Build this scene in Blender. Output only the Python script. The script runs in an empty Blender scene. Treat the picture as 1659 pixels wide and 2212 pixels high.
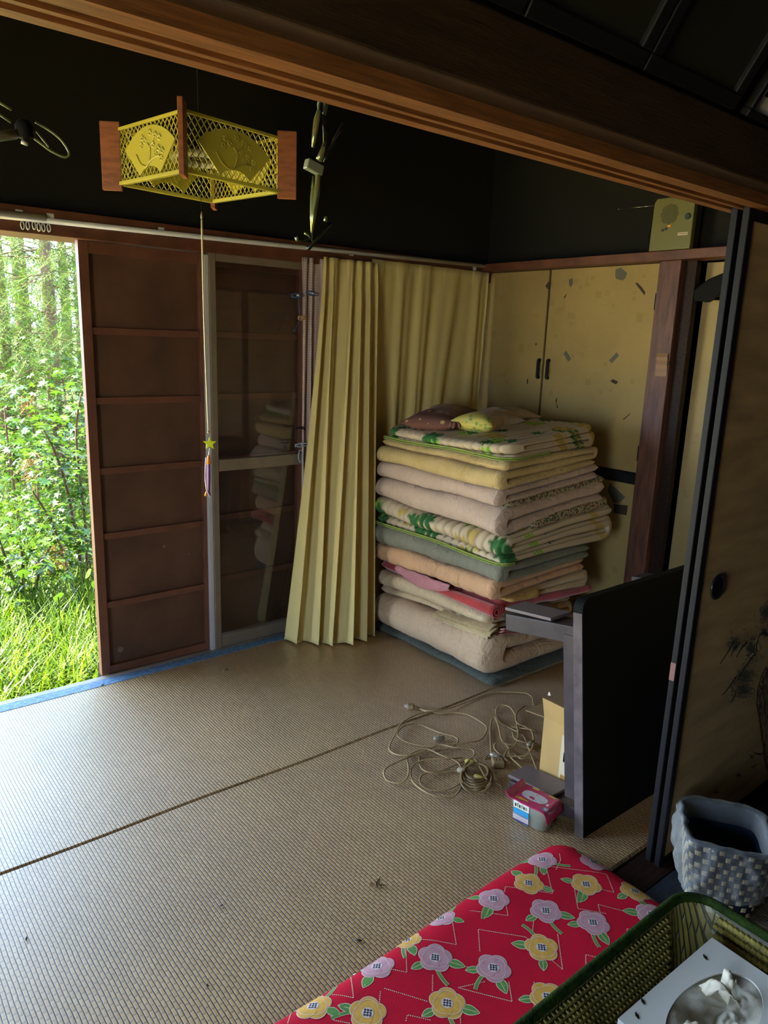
import bpy, math, random
import numpy as np
from mathutils import Vector, Matrix, noise
random.seed(7)
rnd = random.Random(11)
sc = bpy.context.scene
C = sc.collection

# ------------------------------------------------------------------ camera
YAW, PIT, ROL, FPX = math.radians(39.27), math.radians(13.18), math.radians(2.036), 1595.0
CAMZ = 1.4
_f = Vector((math.sin(YAW)*math.cos(PIT), math.cos(YAW)*math.cos(PIT), -math.sin(PIT)))
_r0 = Vector((math.cos(YAW), -math.sin(YAW), 0)); _u0 = _r0.cross(_f)
_r = math.cos(ROL)*_r0 + math.sin(ROL)*_u0
_u = -math.sin(ROL)*_r0 + math.cos(ROL)*_u0
cam = bpy.data.cameras.new('camera'); co = bpy.data.objects.new('camera', cam); C.objects.link(co)
cam.sensor_fit = 'HORIZONTAL'; cam.sensor_width = 36.0; cam.lens = FPX/1659*36.0
cam.clip_start = 0.05; cam.clip_end = 200
M = Matrix.Identity(4)
for i in range(3):
    M[i][0] = _r[i]; M[i][1] = _u[i]; M[i][2] = -_f[i]
M[2][3] = CAMZ
co.matrix_world = M
sc.camera = co

# ------------------------------------------------------------------ world, sun, exposure
WORLD_STRENGTH = 7.0
w = bpy.data.worlds.new('world'); sc.world = w; w.use_nodes = True
nt = w.node_tree; nt.nodes.clear()
wo = nt.nodes.new('ShaderNodeOutputWorld'); bg = nt.nodes.new('ShaderNodeBackground')
tc = nt.nodes.new('ShaderNodeTexCoord'); sp = nt.nodes.new('ShaderNodeSeparateXYZ'); cr = nt.nodes.new('ShaderNodeValToRGB')
nt.links.new(tc.outputs['Generated'], sp.inputs[0]); nt.links.new(sp.outputs['Z'], cr.inputs[0])
nt.links.new(cr.outputs[0], bg.inputs[0]); nt.links.new(bg.outputs[0], wo.inputs[0])
cr.color_ramp.elements[0].position = 0.0; cr.color_ramp.elements[0].color = (0.66, 0.81, 1.0, 1)
cr.color_ramp.elements[1].position = 0.9; cr.color_ramp.elements[1].color = (0.42, 0.64, 1.0, 1)
bg.inputs[1].default_value = WORLD_STRENGTH
sun = bpy.data.lights.new('sun', 'SUN'); sun.energy = 44; sun.angle = math.radians(1.5); sun.color = (1.0, 0.90, 0.62)
so = bpy.data.objects.new('sun', sun); C.objects.link(so)
so.rotation_euler = Vector((0.50, -0.42, -1.0)).to_track_quat('-Z', 'Y').to_euler()
# portal in the open shutter bay: guides the sampling of the sky, adds no light of its own
pl = bpy.data.lights.new('portal', 'AREA'); pl.shape = 'RECTANGLE'; pl.size = 3.0; pl.size_y = 1.75
pl.cycles.is_portal = True
po = bpy.data.objects.new('portal', pl); C.objects.link(po)
po.location = (-0.55, 3.02, 0.87); po.rotation_euler = Vector((0, -1, 0)).to_track_quat('-Z', 'Z').to_euler()
pl2 = bpy.data.lights.new('portal_side', 'AREA'); pl2.shape = 'RECTANGLE'; pl2.size = 1.1; pl2.size_y = 1.75
pl2.cycles.is_portal = True
po2 = bpy.data.objects.new('portal_side', pl2); C.objects.link(po2)
po2.location = (-2.15, .18, 0.87); po2.rotation_euler = Vector((1, 0, 0)).to_track_quat('-Z', 'Z').to_euler()
sc.view_settings.view_transform = 'Standard'
sc.view_settings.look = 'None'
sc.view_settings.gamma = 1.0
sc.view_settings.use_curve_mapping = False
sc.view_settings.exposure = 1.05

# ------------------------------------------------------------------ helpers
def ray(x, y): return _r*((x-829.5)/FPX) - _u*((y-1106)/FPX) + _f
def WZ(x, y, z=0.0):
    d = ray(x, y); return Vector((0, 0, CAMZ)) + d*((z-CAMZ)/d.z)
def WY(x, y, Y):
    d = ray(x, y); return Vector((0, 0, CAMZ)) + d*(Y/d.y)
def WX(x, y, X):
    d = ray(x, y); return Vector((0, 0, CAMZ)) + d*(X/d.x)
def nz(x, y, z=0.0, s=1.0): return noise.noise(Vector((x*s, y*s, z*s)))

MATS = {}
def mat(name, col, rough=0.6, bump=0.0, bscale=40.0, var=0.0, vscale=6.0, var2=None, metal=0.0, spec=0.5,
        stretch=(1,1,1), coat=0.0, emis=None, trans=0.0, alpha=1.0, sheen=0.0, sub=0.0):
    if name in MATS: return MATS[name]
    m = bpy.data.materials.new(name); m.use_nodes = True; MATS[name] = m
    t = m.node_tree; b = t.nodes['Principled BSDF']
    b.inputs['Base Color'].default_value = (*col, 1); b.inputs['Roughness'].default_value = rough
    b.inputs['Metallic'].default_value = metal; b.inputs['Specular IOR Level'].default_value = spec
    b.inputs['Coat Weight'].default_value = coat; b.inputs['Transmission Weight'].default_value = trans
    b.inputs['Alpha'].default_value = alpha; b.inputs['Sheen Weight'].default_value = sheen
    tcn = t.nodes.new('ShaderNodeTexCoord'); mp = t.nodes.new('ShaderNodeMapping')
    mp.inputs['Scale'].default_value = stretch
    t.links.new(tcn.outputs['Object'], mp.inputs[0])
    if var > 0 or var2:
        n = t.nodes.new('ShaderNodeTexNoise'); n.inputs['Scale'].default_value = vscale; n.inputs['Detail'].default_value = 5
        r = t.nodes.new('ShaderNodeValToRGB')
        r.color_ramp.elements[0].position = 0.33; r.color_ramp.elements[1].position = 0.67
        c2 = var2 if var2 else tuple(c*(1-var) for c in col)
        c1 = col if var2 else tuple(min(1, c*(1+var*0.6)) for c in col)
        r.color_ramp.elements[0].color = (*c2, 1); r.color_ramp.elements[1].color = (*c1, 1)
        t.links.new(mp.outputs[0], n.inputs['Vector']); t.links.new(n.outputs[0], r.inputs[0]); t.links.new(r.outputs[0], b.inputs['Base Color'])
    if bump > 0:
        n = t.nodes.new('ShaderNodeTexNoise'); n.inputs['Scale'].default_value = bscale; n.inputs['Detail'].default_value = 4
        bp = t.nodes.new('ShaderNodeBump'); bp.inputs['Strength'].default_value = bump; bp.inputs['Distance'].default_value = 0.004
        t.links.new(mp.outputs[0], n.inputs['Vector']); t.links.new(n.outputs[0], bp.inputs['Height']); t.links.new(bp.outputs[0], b.inputs['Normal'])
    if emis:
        b.inputs['Emission Color'].default_value = (*emis[0], 1); b.inputs['Emission Strength'].default_value = emis[1]
    return m

def tag(o, label=None, cat=None, group=None, kind=None):
    if label: o['label'] = label
    if cat: o['category'] = cat
    if group: o['group'] = group
    if kind: o['kind'] = kind
    return o
ORG = {}
def thing(name, label, cat, loc, group=None):
    o = bpy.data.objects.new(name, None); C.objects.link(o); o.location = loc; o.empty_display_size = 0.1
    ORG[o.name] = Vector(loc)
    return tag(o, label, cat, group)
def link(name, me, mats, parent=None, loc=None, smooth=False, bevel=0.0, bseg=2):
    for m in (mats if isinstance(mats, (list, tuple)) else [mats]): me.materials.append(m)
    o = bpy.data.objects.new(name, me); C.objects.link(o)
    if parent is not None:
        org = ORG[parent.name]; o.parent = parent
    else:
        if loc is None:
            n = len(me.vertices); a = np.empty(n*3); me.vertices.foreach_get('co', a); a = a.reshape(-1, 3)
            mn, mx = a.min(0), a.max(0); loc = ((mn[0]+mx[0])/2, (mn[1]+mx[1])/2, mn[2])
        org = Vector(loc); o.location = org
    ORG[o.name] = org
    me.transform(Matrix.Translation(-org))
    if smooth:
        me.polygons.foreach_set('use_smooth', [True]*len(me.polygons))
    if bevel > 0:
        bm_ = o.modifiers.new('bevel', 'BEVEL'); bm_.width = bevel; bm_.segments = bseg; bm_.limit_method = 'ANGLE'; bm_.angle_limit = math.radians(40)
    me.update()
    return o

class MB:
    def __init__(s): s.v = []; s.f = []; s.m = []
    def add(s, vs, fs, mi=0):
        k = len(s.v); s.v += [tuple(v) for v in vs]; s.f += [tuple(i+k for i in f) for f in fs]; s.m += [mi]*len(fs); return s
    def box(s, x0, x1, y0, y1, z0, z1, mi=0, T=None):
        vs = [Vector((x, y, z)) for z in (z0, z1) for y in (y0, y1) for x in (x0, x1)]
        if T is not None: vs = [T @ v for v in vs]
        return s.add(vs, [(0, 2, 3, 1), (4, 5, 7, 6), (0, 1, 5, 4), (2, 6, 7, 3), (0, 4, 6, 2), (1, 3, 7, 5)], mi)
    def bar(s, a, b, w, h, up=(0, 0, 1), mi=0):
        a = Vector(a); b = Vector(b); d = (b-a).normalized(); u = Vector(up); sd = d.cross(u)
        if sd.length < 1e-4: sd = d.cross(Vector((1, 0, 0)))
        sd.normalize(); u2 = sd.cross(d)
        vs = []
        for p in (a, b):
            for i, j in ((-1, -1), (1, -1), (1, 1), (-1, 1)): vs.append(p+sd*(i*w/2)+u2*(j*h/2))
        return s.add(vs, [(0, 1, 2, 3), (7, 6, 5, 4), (0, 4, 5, 1), (1, 5, 6, 2), (2, 6, 7, 3), (3, 7, 4, 0)], mi)
    def tube(s, pts, r, seg=8, mi=0, closed=False, flat=1.0):
        pts = [Vector(p) for p in pts]; n = len(pts); vs = []; ref = None
        for i, p in enumerate(pts):
            if closed: d = pts[(i+1) % n]-pts[i-1]
            else: d = pts[min(i+1, n-1)]-pts[max(i-1, 0)]
            d.normalize()
            if ref is None:
                ref = Vector((0, 0, 1)) if abs(d.z) < .9 else Vector((1, 0, 0))
            a = d.cross(ref)
            if a.length < 1e-5: a = d.cross(Vector((1, 0.3, 0)))
            a.normalize(); b = a.cross(d); b.normalize(); ref = b
            rr = r[i] if isinstance(r, (list, tuple)) else r
            for k in range(seg):
                t = 2*math.pi*k/seg; vs.append(p+a*(math.cos(t)*rr)+b*(math.sin(t)*rr*flat))
        fs = []
        for i in range(n if closed else n-1):
            j = (i+1) % n
            for k in range(seg):
                l = (k+1) % seg; fs.append((i*seg+k, i*seg+l, j*seg+l, j*seg+k))
        if not closed: fs += [tuple(range(seg))[::-1], tuple((n-1)*seg+k for k in range(seg))]
        return s.add(vs, fs, mi)
    def lathe(s, prof, c=(0, 0, 0), seg=24, mi=0, T=None, cap=False):
        vs = []
        for r, z in prof:
            for k in range(seg):
                t = 2*math.pi*k/seg; v = Vector((c[0]+r*math.cos(t), c[1]+r*math.sin(t), c[2]+z)); vs.append(T @ v if T is not None else v)
        fs = []
        for i in range(len(prof)-1):
            for k in range(seg):
                l = (k+1) % seg; fs.append((i*seg+k, i*seg+l, (i+1)*seg+l, (i+1)*seg+k))
        if cap: fs += [tuple(range(seg))[::-1], tuple((len(prof)-1)*seg+k for k in range(seg))]
        return s.add(vs, fs, mi)
    def grid(s, fn, nu, nv, mi=0, cu=False):
        vs = [fn(i/(nu if not cu else nu), j/nv) for j in range(nv+1) for i in range(nu+1 if not cu else nu)]
        W = nu+1 if not cu else nu; fs = []
        for j in range(nv):
            for i in range(nu):
                a = j*W+i; b = j*W+(i+1) % W; fs.append((a, b, b+W, a+W))
        return s.add(vs, fs, mi)
    def prism(s, poly, fn, mi=0):
        """poly: 2D points, fn(p, t) -> 3D for t 0/1"""
        n = len(poly); vs = [fn(p, 0) for p in poly]+[fn(p, 1) for p in poly]
        fs = [tuple(range(n))[::-1], tuple(range(n, 2*n))]+[(i, (i+1) % n, n+(i+1) % n, n+i) for i in range(n)]
        return s.add(vs, fs, mi)
    def mesh(s, name):
        me = bpy.data.meshes.new(name); me.from_pydata(s.v, [], s.f); me.polygons.foreach_set('material_index', s.m); return me
    def build(s, name, mats, parent=None, **k):
        return link(name, s.mesh(name), mats, parent, **k)

def structure(o, **k): o['kind'] = 'structure'; return o
def catmull(P, n=6, closed=False):
    P = [Vector(p) for p in P]; out = []; N = len(P)
    for i in range(N if closed else N-1):
        p0 = P[i-1] if (closed or i > 0) else P[0]; p1 = P[i]; p2 = P[(i+1) % N]; p3 = P[(i+2) % N] if (closed or i+2 < N) else P[-1]
        for k in range(n):
            t = k/n; out.append(.5*((2*p1)+(p2-p0)*t+(2*p0-5*p1+4*p2-p3)*t*t+(3*p1-p0-3*p2+p3)*t**3))
    if not closed: out.append(P[-1])
    return out
def sample_tube(P, n=6): return catmull(P, n)

# ------------------------------------------------------------------ materials
def tatami_mat(name, c1, c2, groove):
    m = bpy.data.materials.new(name); m.use_nodes = True; t = m.node_tree; b = t.nodes['Principled BSDF']; L = t.links.new
    tcn = t.nodes.new('ShaderNodeTexCoord'); mp = t.nodes.new('ShaderNodeMapping')
    mp.inputs['Rotation'].default_value = (0, 0, math.radians(90)); mp.inputs['Scale'].default_value = (1, 1.6, 1)
    ds = t.nodes.new('ShaderNodeTexNoise'); ds.inputs['Scale'].default_value = 9; ds.inputs['Detail'].default_value = 3
    va = t.nodes.new('ShaderNodeVectorMath'); va.operation = 'MULTIPLY_ADD'
    va.inputs[1].default_value = (0.006, 0.006, 0); L(tcn.outputs['Object'], ds.inputs['Vector']); L(ds.outputs['Color'], va.inputs[0]); L(tcn.outputs['Object'], va.inputs[2])
    L(va.outputs[0], mp.inputs[0])
    br = t.nodes.new('ShaderNodeTexBrick'); br.offset = 0.5; br.inputs['Scale'].default_value = 1.0
    br.inputs['Brick Width'].default_value = 0.034; br.inputs['Row Height'].default_value = 0.0098
    br.inputs['Mortar Size'].default_value = 0.0019; br.inputs['Mortar Smooth'].default_value = 0.8
    br.inputs['Color1'].default_value = (*c1, 1); br.inputs['Color2'].default_value = (*c2, 1); br.inputs['Mortar'].default_value = (*groove, 1)
    L(mp.outputs[0], br.inputs['Vector'])
    n2 = t.nodes.new('ShaderNodeTexNoise'); n2.inputs['Scale'].default_value = 2.2; n2.inputs['Detail'].default_value = 6
    L(tcn.outputs['Object'], n2.inputs['Vector'])
    mx = t.nodes.new('ShaderNodeMix'); mx.data_type = 'RGBA'; mx.blend_type = 'MULTIPLY'; mx.inputs[0].default_value = 0.45
    r2 = t.nodes.new('ShaderNodeValToRGB'); r2.color_ramp.elements[0].position = .35; r2.color_ramp.elements[1].position = .7
    r2.color_ramp.elements[0].color = (.62, .58, .52, 1); r2.color_ramp.elements[1].color = (1.1, 1.08, 1.05, 1)
    L(n2.outputs[0], r2.inputs[0]); L(br.outputs['Color'], mx.inputs[6]); L(r2.outputs[0], mx.inputs[7]); L(mx.outputs[2], b.inputs['Base Color'])
    # fine strands running with the rush
    mp2 = t.nodes.new('ShaderNodeMapping'); mp2.inputs['Scale'].default_value = (900, 60, 1); L(tcn.outputs['Object'], mp2.inputs[0])
    n3 = t.nodes.new('ShaderNodeTexNoise'); n3.inputs['Scale'].default_value = 1.0; L(mp2.outputs[0], n3.inputs['Vector'])
    iv = t.nodes.new('ShaderNodeMath'); iv.operation = 'SUBTRACT'; iv.inputs[0].default_value = 1.0; L(br.outputs['Fac'], iv.inputs[1])
    ad = t.nodes.new('ShaderNodeMath'); ad.operation = 'MULTIPLY_ADD'; ad.inputs[1].default_value = 0.22; L(n3.outputs[0], ad.inputs[0]); L(iv.outputs[0], ad.inputs[2])
    bp = t.nodes.new('ShaderNodeBump'); bp.inputs['Strength'].default_value = 1.0; bp.inputs['Distance'].default_value = 0.0022
    L(ad.outputs[0], bp.inputs['Height']); L(bp.outputs[0], b.inputs['Normal'])
    b.inputs['Roughness'].default_value = 0.46; b.inputs['Specular IOR Level'].default_value = 1.0; b.inputs['Coat Weight'].default_value = .85; b.inputs['Coat Roughness'].default_value = .34
    return m
M_tatami = tatami_mat('woven rush', (.52, .325, .125), (.44, .26, .09), (.075, .042, .014))
M_tatami_old = tatami_mat('old rush', (.36, .29, .18), (.28, .22, .13), (.07, .05, .03))
M_wood_dark = mat('dark stained timber', (.022, .010, .006), .55, spec=.2, bump=.25, bscale=30, var=.45, vscale=12, stretch=(1, 8, 8))
M_wood_kamoi = mat('old brown timber', (.24, .095, .03), .45, bump=.25, bscale=30, var=.4, vscale=10, stretch=(1, 14, 14))
M_wood_red = mat('reddish brown timber', (.13, .045, .022), .5, bump=.2, bscale=40, var=.35, vscale=14)
M_post = mat('scuffed brown post timber', (.15, .06, .035), .5, bump=.3, bscale=50, var2=(.065, .026, .018), vscale=9, stretch=(6, 6, 1))
M_panel = mat('brown plywood', (.12, .055, .030), .55, bump=.15, bscale=60, var=.35, vscale=5)
M_rib = mat('brown rib wood', (.17, .065, .036), .5, bump=.15, bscale=60, var=.25, vscale=8)
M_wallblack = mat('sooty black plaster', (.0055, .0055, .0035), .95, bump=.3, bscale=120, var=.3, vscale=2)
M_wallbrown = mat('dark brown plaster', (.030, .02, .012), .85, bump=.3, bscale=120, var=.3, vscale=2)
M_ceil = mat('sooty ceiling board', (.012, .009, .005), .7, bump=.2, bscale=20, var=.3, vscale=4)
M_black = mat('black lacquer', (.008, .008, .009), .5, bump=.08, bscale=200, spec=.22)
M_blackmatte = mat('matte black', (.006, .006, .006), .7, spec=.15)
M_alu = mat('bronze grey aluminium', (.27, .22, .16), .45, metal=.35, bump=.05, bscale=80, var=.12, vscale=12)
M_alu_white = mat('pale grey aluminium', (.62, .62, .62), .4, metal=.2)
M_glass = mat('door glass', (.9, .93, .92), .02, trans=1.0)
M_blueheri = mat('blue cloth border', (.03, .10, .24), .6, bump=.3, bscale=200, var2=(.20, .36, .52), vscale=60, stretch=(1, 3, 1))
M_darkheri = mat('dark navy cloth border', (.012, .018, .03), .7, bump=.3, bscale=200, var=.5, vscale=60)

def lining_mat(name, col, dotcol, scale, thr=.28):
    m = bpy.data.materials.new(name); m.use_nodes = True; t = m.node_tree; b = t.nodes['Principled BSDF']; L = t.links.new
    tcn = t.nodes.new('ShaderNodeTexCoord'); vo = t.nodes.new('ShaderNodeTexVoronoi'); vo.inputs['Scale'].default_value = scale; vo.inputs['Randomness'].default_value = .15
    L(tcn.outputs['Object'], vo.inputs['Vector']); r = t.nodes.new('ShaderNodeValToRGB'); r.color_ramp.interpolation = 'CONSTANT'
    r.color_ramp.elements[0].color = (*dotcol, 1); r.color_ramp.elements[1].position = thr; r.color_ramp.elements[1].color = (*col, 1)
    L(vo.outputs['Distance'], r.inputs[0]); L(r.outputs[0], b.inputs['Base Color']); b.inputs['Roughness'].default_value = .85
    return m
def floral_mat(name, base, cols, scale):
    m = bpy.data.materials.new(name); m.use_nodes = True; t = m.node_tree; b = t.nodes['Principled BSDF']; L = t.links.new
    tcn = t.nodes.new('ShaderNodeTexCoord'); vo = t.nodes.new('ShaderNodeTexVoronoi'); vo.inputs['Scale'].default_value = scale
    L(tcn.outputs['Object'], vo.inputs['Vector']); sx = t.nodes.new('ShaderNodeSeparateXYZ'); L(vo.outputs['Color'], sx.inputs[0])
    r = t.nodes.new('ShaderNodeValToRGB'); r.color_ramp.interpolation = 'CONSTANT'
    r.color_ramp.elements[0].color = (*cols[0], 1); r.color_ramp.elements[1].color = (*cols[1], 1); r.color_ramp.elements[1].position = 1/len(cols)
    for i in range(2, len(cols)):
        e = r.color_ramp.elements.new(i/len(cols)); e.color = (*cols[i], 1)
    L(sx.outputs[0], r.inputs[0])
    r3 = t.nodes.new('ShaderNodeValToRGB'); r3.color_ramp.elements[0].position = .45; r3.color_ramp.elements[1].position = .55
    L(vo.outputs['Distance'], r3.inputs[0])
    mx = t.nodes.new('ShaderNodeMix'); mx.data_type = 'RGBA'; L(r3.outputs[0], mx.inputs[0]); L(r.outputs[0], mx.inputs[6]); mx.inputs[7].default_value = (*base, 1)
    L(mx.outputs[2], b.inputs['Base Color']); b.inputs['Roughness'].default_value = .85
    return m
def attr_mat(name, rough=.85, bump=.4, bscale=400, sheen=0):
    m = bpy.data.materials.new(name); m.use_nodes = True; t = m.node_tree; b = t.nodes['Principled BSDF']; L = t.links.new
    a = t.nodes.new('ShaderNodeAttribute'); a.attribute_name = 'print'; L(a.outputs['Color'], b.inputs['Base Color'])
    n = t.nodes.new('ShaderNodeTexNoise'); n.inputs['Scale'].default_value = bscale
    bp = t.nodes.new('ShaderNodeBump'); bp.inputs['Strength'].default_value = bump; bp.inputs['Distance'].default_value = .001
    tcn = t.nodes.new('ShaderNodeTexCoord'); L(tcn.outputs['Object'], n.inputs['Vector']); L(n.outputs[0], bp.inputs['Height']); L(bp.outputs[0], b.inputs['Normal'])
    b.inputs['Roughness'].default_value = rough
    return m
def cloth(name, col, var=.12, vscale=5, wr=.35, var2=None):
    """fabric: creases from stretched noise plus weave"""
    m = mat(name, col, .88, var=var, vscale=vscale, var2=var2, sheen=.1)
    t = m.node_tree; b = t.nodes['Principled BSDF']; L = t.links.new
    if b.inputs['Normal'].links: return m
    tcn = t.nodes.new('ShaderNodeTexCoord'); nm = None
    for sc3, st_, di in (((1, 1, 1), 14, .012), ((1, 3.5, 1), 9, .010), ((1, 1, 1), 260, .0006)):
        mp = t.nodes.new('ShaderNodeMapping'); mp.inputs['Scale'].default_value = sc3; L(tcn.outputs['Object'], mp.inputs[0])
        n = t.nodes.new('ShaderNodeTexNoise'); n.inputs['Scale'].default_value = st_; n.inputs['Detail'].default_value = 3; n.inputs['Distortion'].default_value = .8
        r = t.nodes.new('ShaderNodeMath'); r.operation = 'PINGPONG' if st_ < 100 else 'MULTIPLY'; r.inputs[1].default_value = .5 if st_ < 100 else 1.0
        L(mp.outputs[0], n.inputs['Vector']); L(n.outputs[0], r.inputs[0])
        bp = t.nodes.new('ShaderNodeBump'); bp.inputs['Strength'].default_value = min(1, wr*2.2); bp.inputs['Distance'].default_value = di*1.5
        L(r.outputs[0], bp.inputs['Height'])
        if nm: L(nm.outputs[0], bp.inputs['Normal'])
        nm = bp
    L(nm.outputs[0], b.inputs['Normal'])
    return m

# ------------------------------------------------------------------ the setting
XL, XB, YW = -2.1, 3.03, 2.89          # left wall, cupboard wall, window wall
H2 = 2.42
def sbox(name, m, *b, bevel=0): return structure(MB().box(*b).build(name, m, bevel=bevel))
sbox('floor', M_wallbrown, XL-.1, 4.0, -2.9, 2.868, -.12, -.012)
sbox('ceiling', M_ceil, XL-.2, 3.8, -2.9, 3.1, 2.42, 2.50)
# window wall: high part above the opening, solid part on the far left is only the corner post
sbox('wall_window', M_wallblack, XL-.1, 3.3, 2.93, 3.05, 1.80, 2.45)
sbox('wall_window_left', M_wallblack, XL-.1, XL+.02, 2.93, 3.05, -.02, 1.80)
sbox('trim_1', M_wood_red, XL, 3.03, 2.87, 3.05, 1.712, 1.80, bevel=.003)      # lintel over the shutters
sbox('trim_2', mat('worn grey sill', (.36, .33, .29), .5, var=.2), XL, 3.05, 2.869, 2.899, -.14, .001)            # sill
sbox('trim_8', M_wood_dark, .925, 3.05, 2.8995, 3.045, -.14, -.002)
# cupboard wall
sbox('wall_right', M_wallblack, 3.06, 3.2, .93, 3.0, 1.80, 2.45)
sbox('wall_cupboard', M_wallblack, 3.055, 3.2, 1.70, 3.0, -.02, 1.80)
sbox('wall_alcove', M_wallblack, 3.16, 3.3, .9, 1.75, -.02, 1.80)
sbox('trim_3', M_wood_red, 2.955, 3.06, .95, 2.93, 1.763, 1.802, bevel=.003)    # rail above cupboards
lw_ = MB().box(XL-.1, XL, -2.9, 3.0, 1.72, 2.45).box(XL-.1, XL, -2.9, -.36, -.02, 1.72).box(XL-.1, XL, .72, 3.0, -.02, 1.72)
structure(lw_.build('wall_left', M_wallbrown))
sbox('wall_back', M_wallbrown, XL-.1, 3.8, -2.9, -2.8, -.02, 2.45)
sbox('wall_near_right', M_wallbrown, 3.6, 3.72, -2.9, .9, -.02, 2.45)
sbox('wall_transom', M_wallbrown, XL-.05, 3.7, .872, .908, 1.80, 2.45)

# kamoi between the rooms, its underside ploughed with two grooves
prof = [(.835, 1.765), (.835, 1.715), (.868, 1.715), (.868, 1.738), (.886, 1.738), (.886, 1.715), (.896, 1.715), (.896, 1.738), (.914, 1.738), (.914, 1.715), (.935, 1.715), (.935, 1.80), (.84, 1.80)]
structure(MB().prism(prof, lambda p, t: Vector((XL+t*(5.7), p[0], p[1]))).build('trim_4', M_wood_kamoi))
sbox('trim_5', mat('wide dark beam', (.050, .028, .014), .5, bump=.25, bscale=30, var=.35, vscale=5, stretch=(1, 10, 10)), XL, 3.6, .79, .871, 1.738, 1.838, bevel=.004)
sbox('trim_6', M_wood_dark, XL, 3.6, .842, .93, -.03, .001, bevel=.002)           # sill track

# ------------------------------------------------------------------ mats on the floor
def mat_slab(name, label, x0, x1, y0, y1, m, zt=0.0, border=None, th=.012, nearwob=0):
    root = thing(name, label, 'mat', ((x0+x1)/2, (y0+y1)/2, zt-th))
    mb = MB()
    def wob(x, y):
        if nearwob == 1 and abs(y-y0) < .02 or nearwob == 2 and abs(y-y1) < .02: return .008*math.sin(x*2.3+.6)+.003*math.sin(x*9)
        return 0
    ys = [y0, y0+.006, y1-.006, y1]; zs = [zt-th*.6, zt, zt, zt-th*.6]
    N = 60
    for i in range(N):
        pass
    mb.grid(lambda u, v: Vector((x0+(x1-x0)*u, ys[int(round(v*3))]+wob(x0+(x1-x0)*u, ys[int(round(v*3))]), zs[int(round(v*3))])), N, 3)
    mb.build('woven_top', m, root)
    if border:
        for (b0, b1, bm) in border:
            MB().box(x0, x1, b0, b1, zt-th*.6, zt+.0015).build('border', bm, root, bevel=.001)
    return root
mat_slab('tatami_mat', 'pale woven rush mat along the window with a blue cloth border', XL+.02, XB-.005, 1.893, 2.868, M_tatami, border=[(2.812, 2.868, M_blueheri)], nearwob=1)
mat_slab('tatami_mat', 'woven rush mat between the long seam and the sill, red cushion on its edge', XL+.02, XB-.005, .945, 1.8915, M_tatami, nearwob=2)
mat_slab('tatami_mat', 'worn darker rush mat under the waste basket with a navy border', .3, 3.58, .0, .838, M_tatami_old, border=[(.775, .838, M_darkheri)])

# ------------------------------------------------------------------ shutters
def shutter(label, x0, x1, y, handle=False):
    root = thing('wooden_shutter', label, 'shutter', ((x0+x1)/2, y, 0))
    MB().box(x0+.03, x1-.03, y-.002, y+.006, .02, 1.70).build('board', M_panel, root)
    for a, b in ((x0, x0+.036), (x1-.03, x1)):
        MB().box(a, b, y-.022, y+.012, 0, 1.712).build('stile', M_rib, root, bevel=.0015)
    MB().box(x0+.036, x1-.03, y-.02, y+.01, 1.668, 1.71).build('top_rail', M_rib, root, bevel=.0015)
    MB().box(x0+.036, x1-.03, y-.02, y+.01, .0, .035).build('bottom_rail', M_rib, root, bevel=.0015)
    for z in (1.392, 1.130, .855, .590, .300):
        MB().box(x0+.036, x1-.03, y-.016, y, z-.013, z+.013).build('rib', M_rib, root, bevel=.0015)
    return root
sh = shutter('brown ribbed wooden shutter beside the open garden bay', .897, 1.395, 2.925)
for zz, xx, r in ((.51, 1.19, .008), (.585, 1.315, .006), (.46, 1.30, .005), (.09, .985, .013)):
    MB().lathe([(r, 0), (r*.6, .0008)], seg=10, cap=True, T=Matrix.Translation((xx, 2.9225, zz)) @ Matrix.Rotation(math.pi/2, 4, 'X')).build('paint_scuff', mat('pale scuff', (.16, .115, .085), .7), sh)
shutter('brown ribbed wooden shutter seen through the glass of the grey sliding door', 1.40, 1.905, 2.985)
shutter('brown ribbed wooden shutter hidden behind the yellow curtains', 1.87, 2.42, 2.925)
shutter('brown ribbed wooden shutter in the corner behind the yellow curtains', 2.43, 3.0, 2.985)

# sliding glass door with metal frame
gd = thing('sliding_glass_door', 'sliding glass door with bronze grey metal frame', 'door', (1.66, 2.895, 0))
MB().box(1.400, 1.428, 2.880, 2.915, 0, 1.715).build('stile', M_alu, gd, bevel=.002)
MB().box(1.380, 1.399, 2.885, 2.912, 0, 1.705).build('edge_strip', M_alu_white, gd, bevel=.0015)
MB().box(1.90, 1.93, 2.880, 2.912, 0, 1.715).build('stile', M_alu, gd, bevel=.002)
MB().box(1.429, 1.90, 2.884, 2.912, .818, .868).build('middle_rail', M_alu, gd, bevel=.002)
MB().box(1.429, 1.90, 2.884, 2.912, .004, .060).build('bottom_rail', M_alu, gd, bevel=.002)
MB().box(1.429, 1.90, 2.884, 2.912, 1.685, 1.715).build('top_rail', M_alu, gd, bevel=.002)
for z0, z1 in ((.06, .818), (.868, 1.685)):
    MB().box(1.429, 1.90, 2.896, 2.899, z0, z1).build('glass_pane', M_glass, gd)

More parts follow.
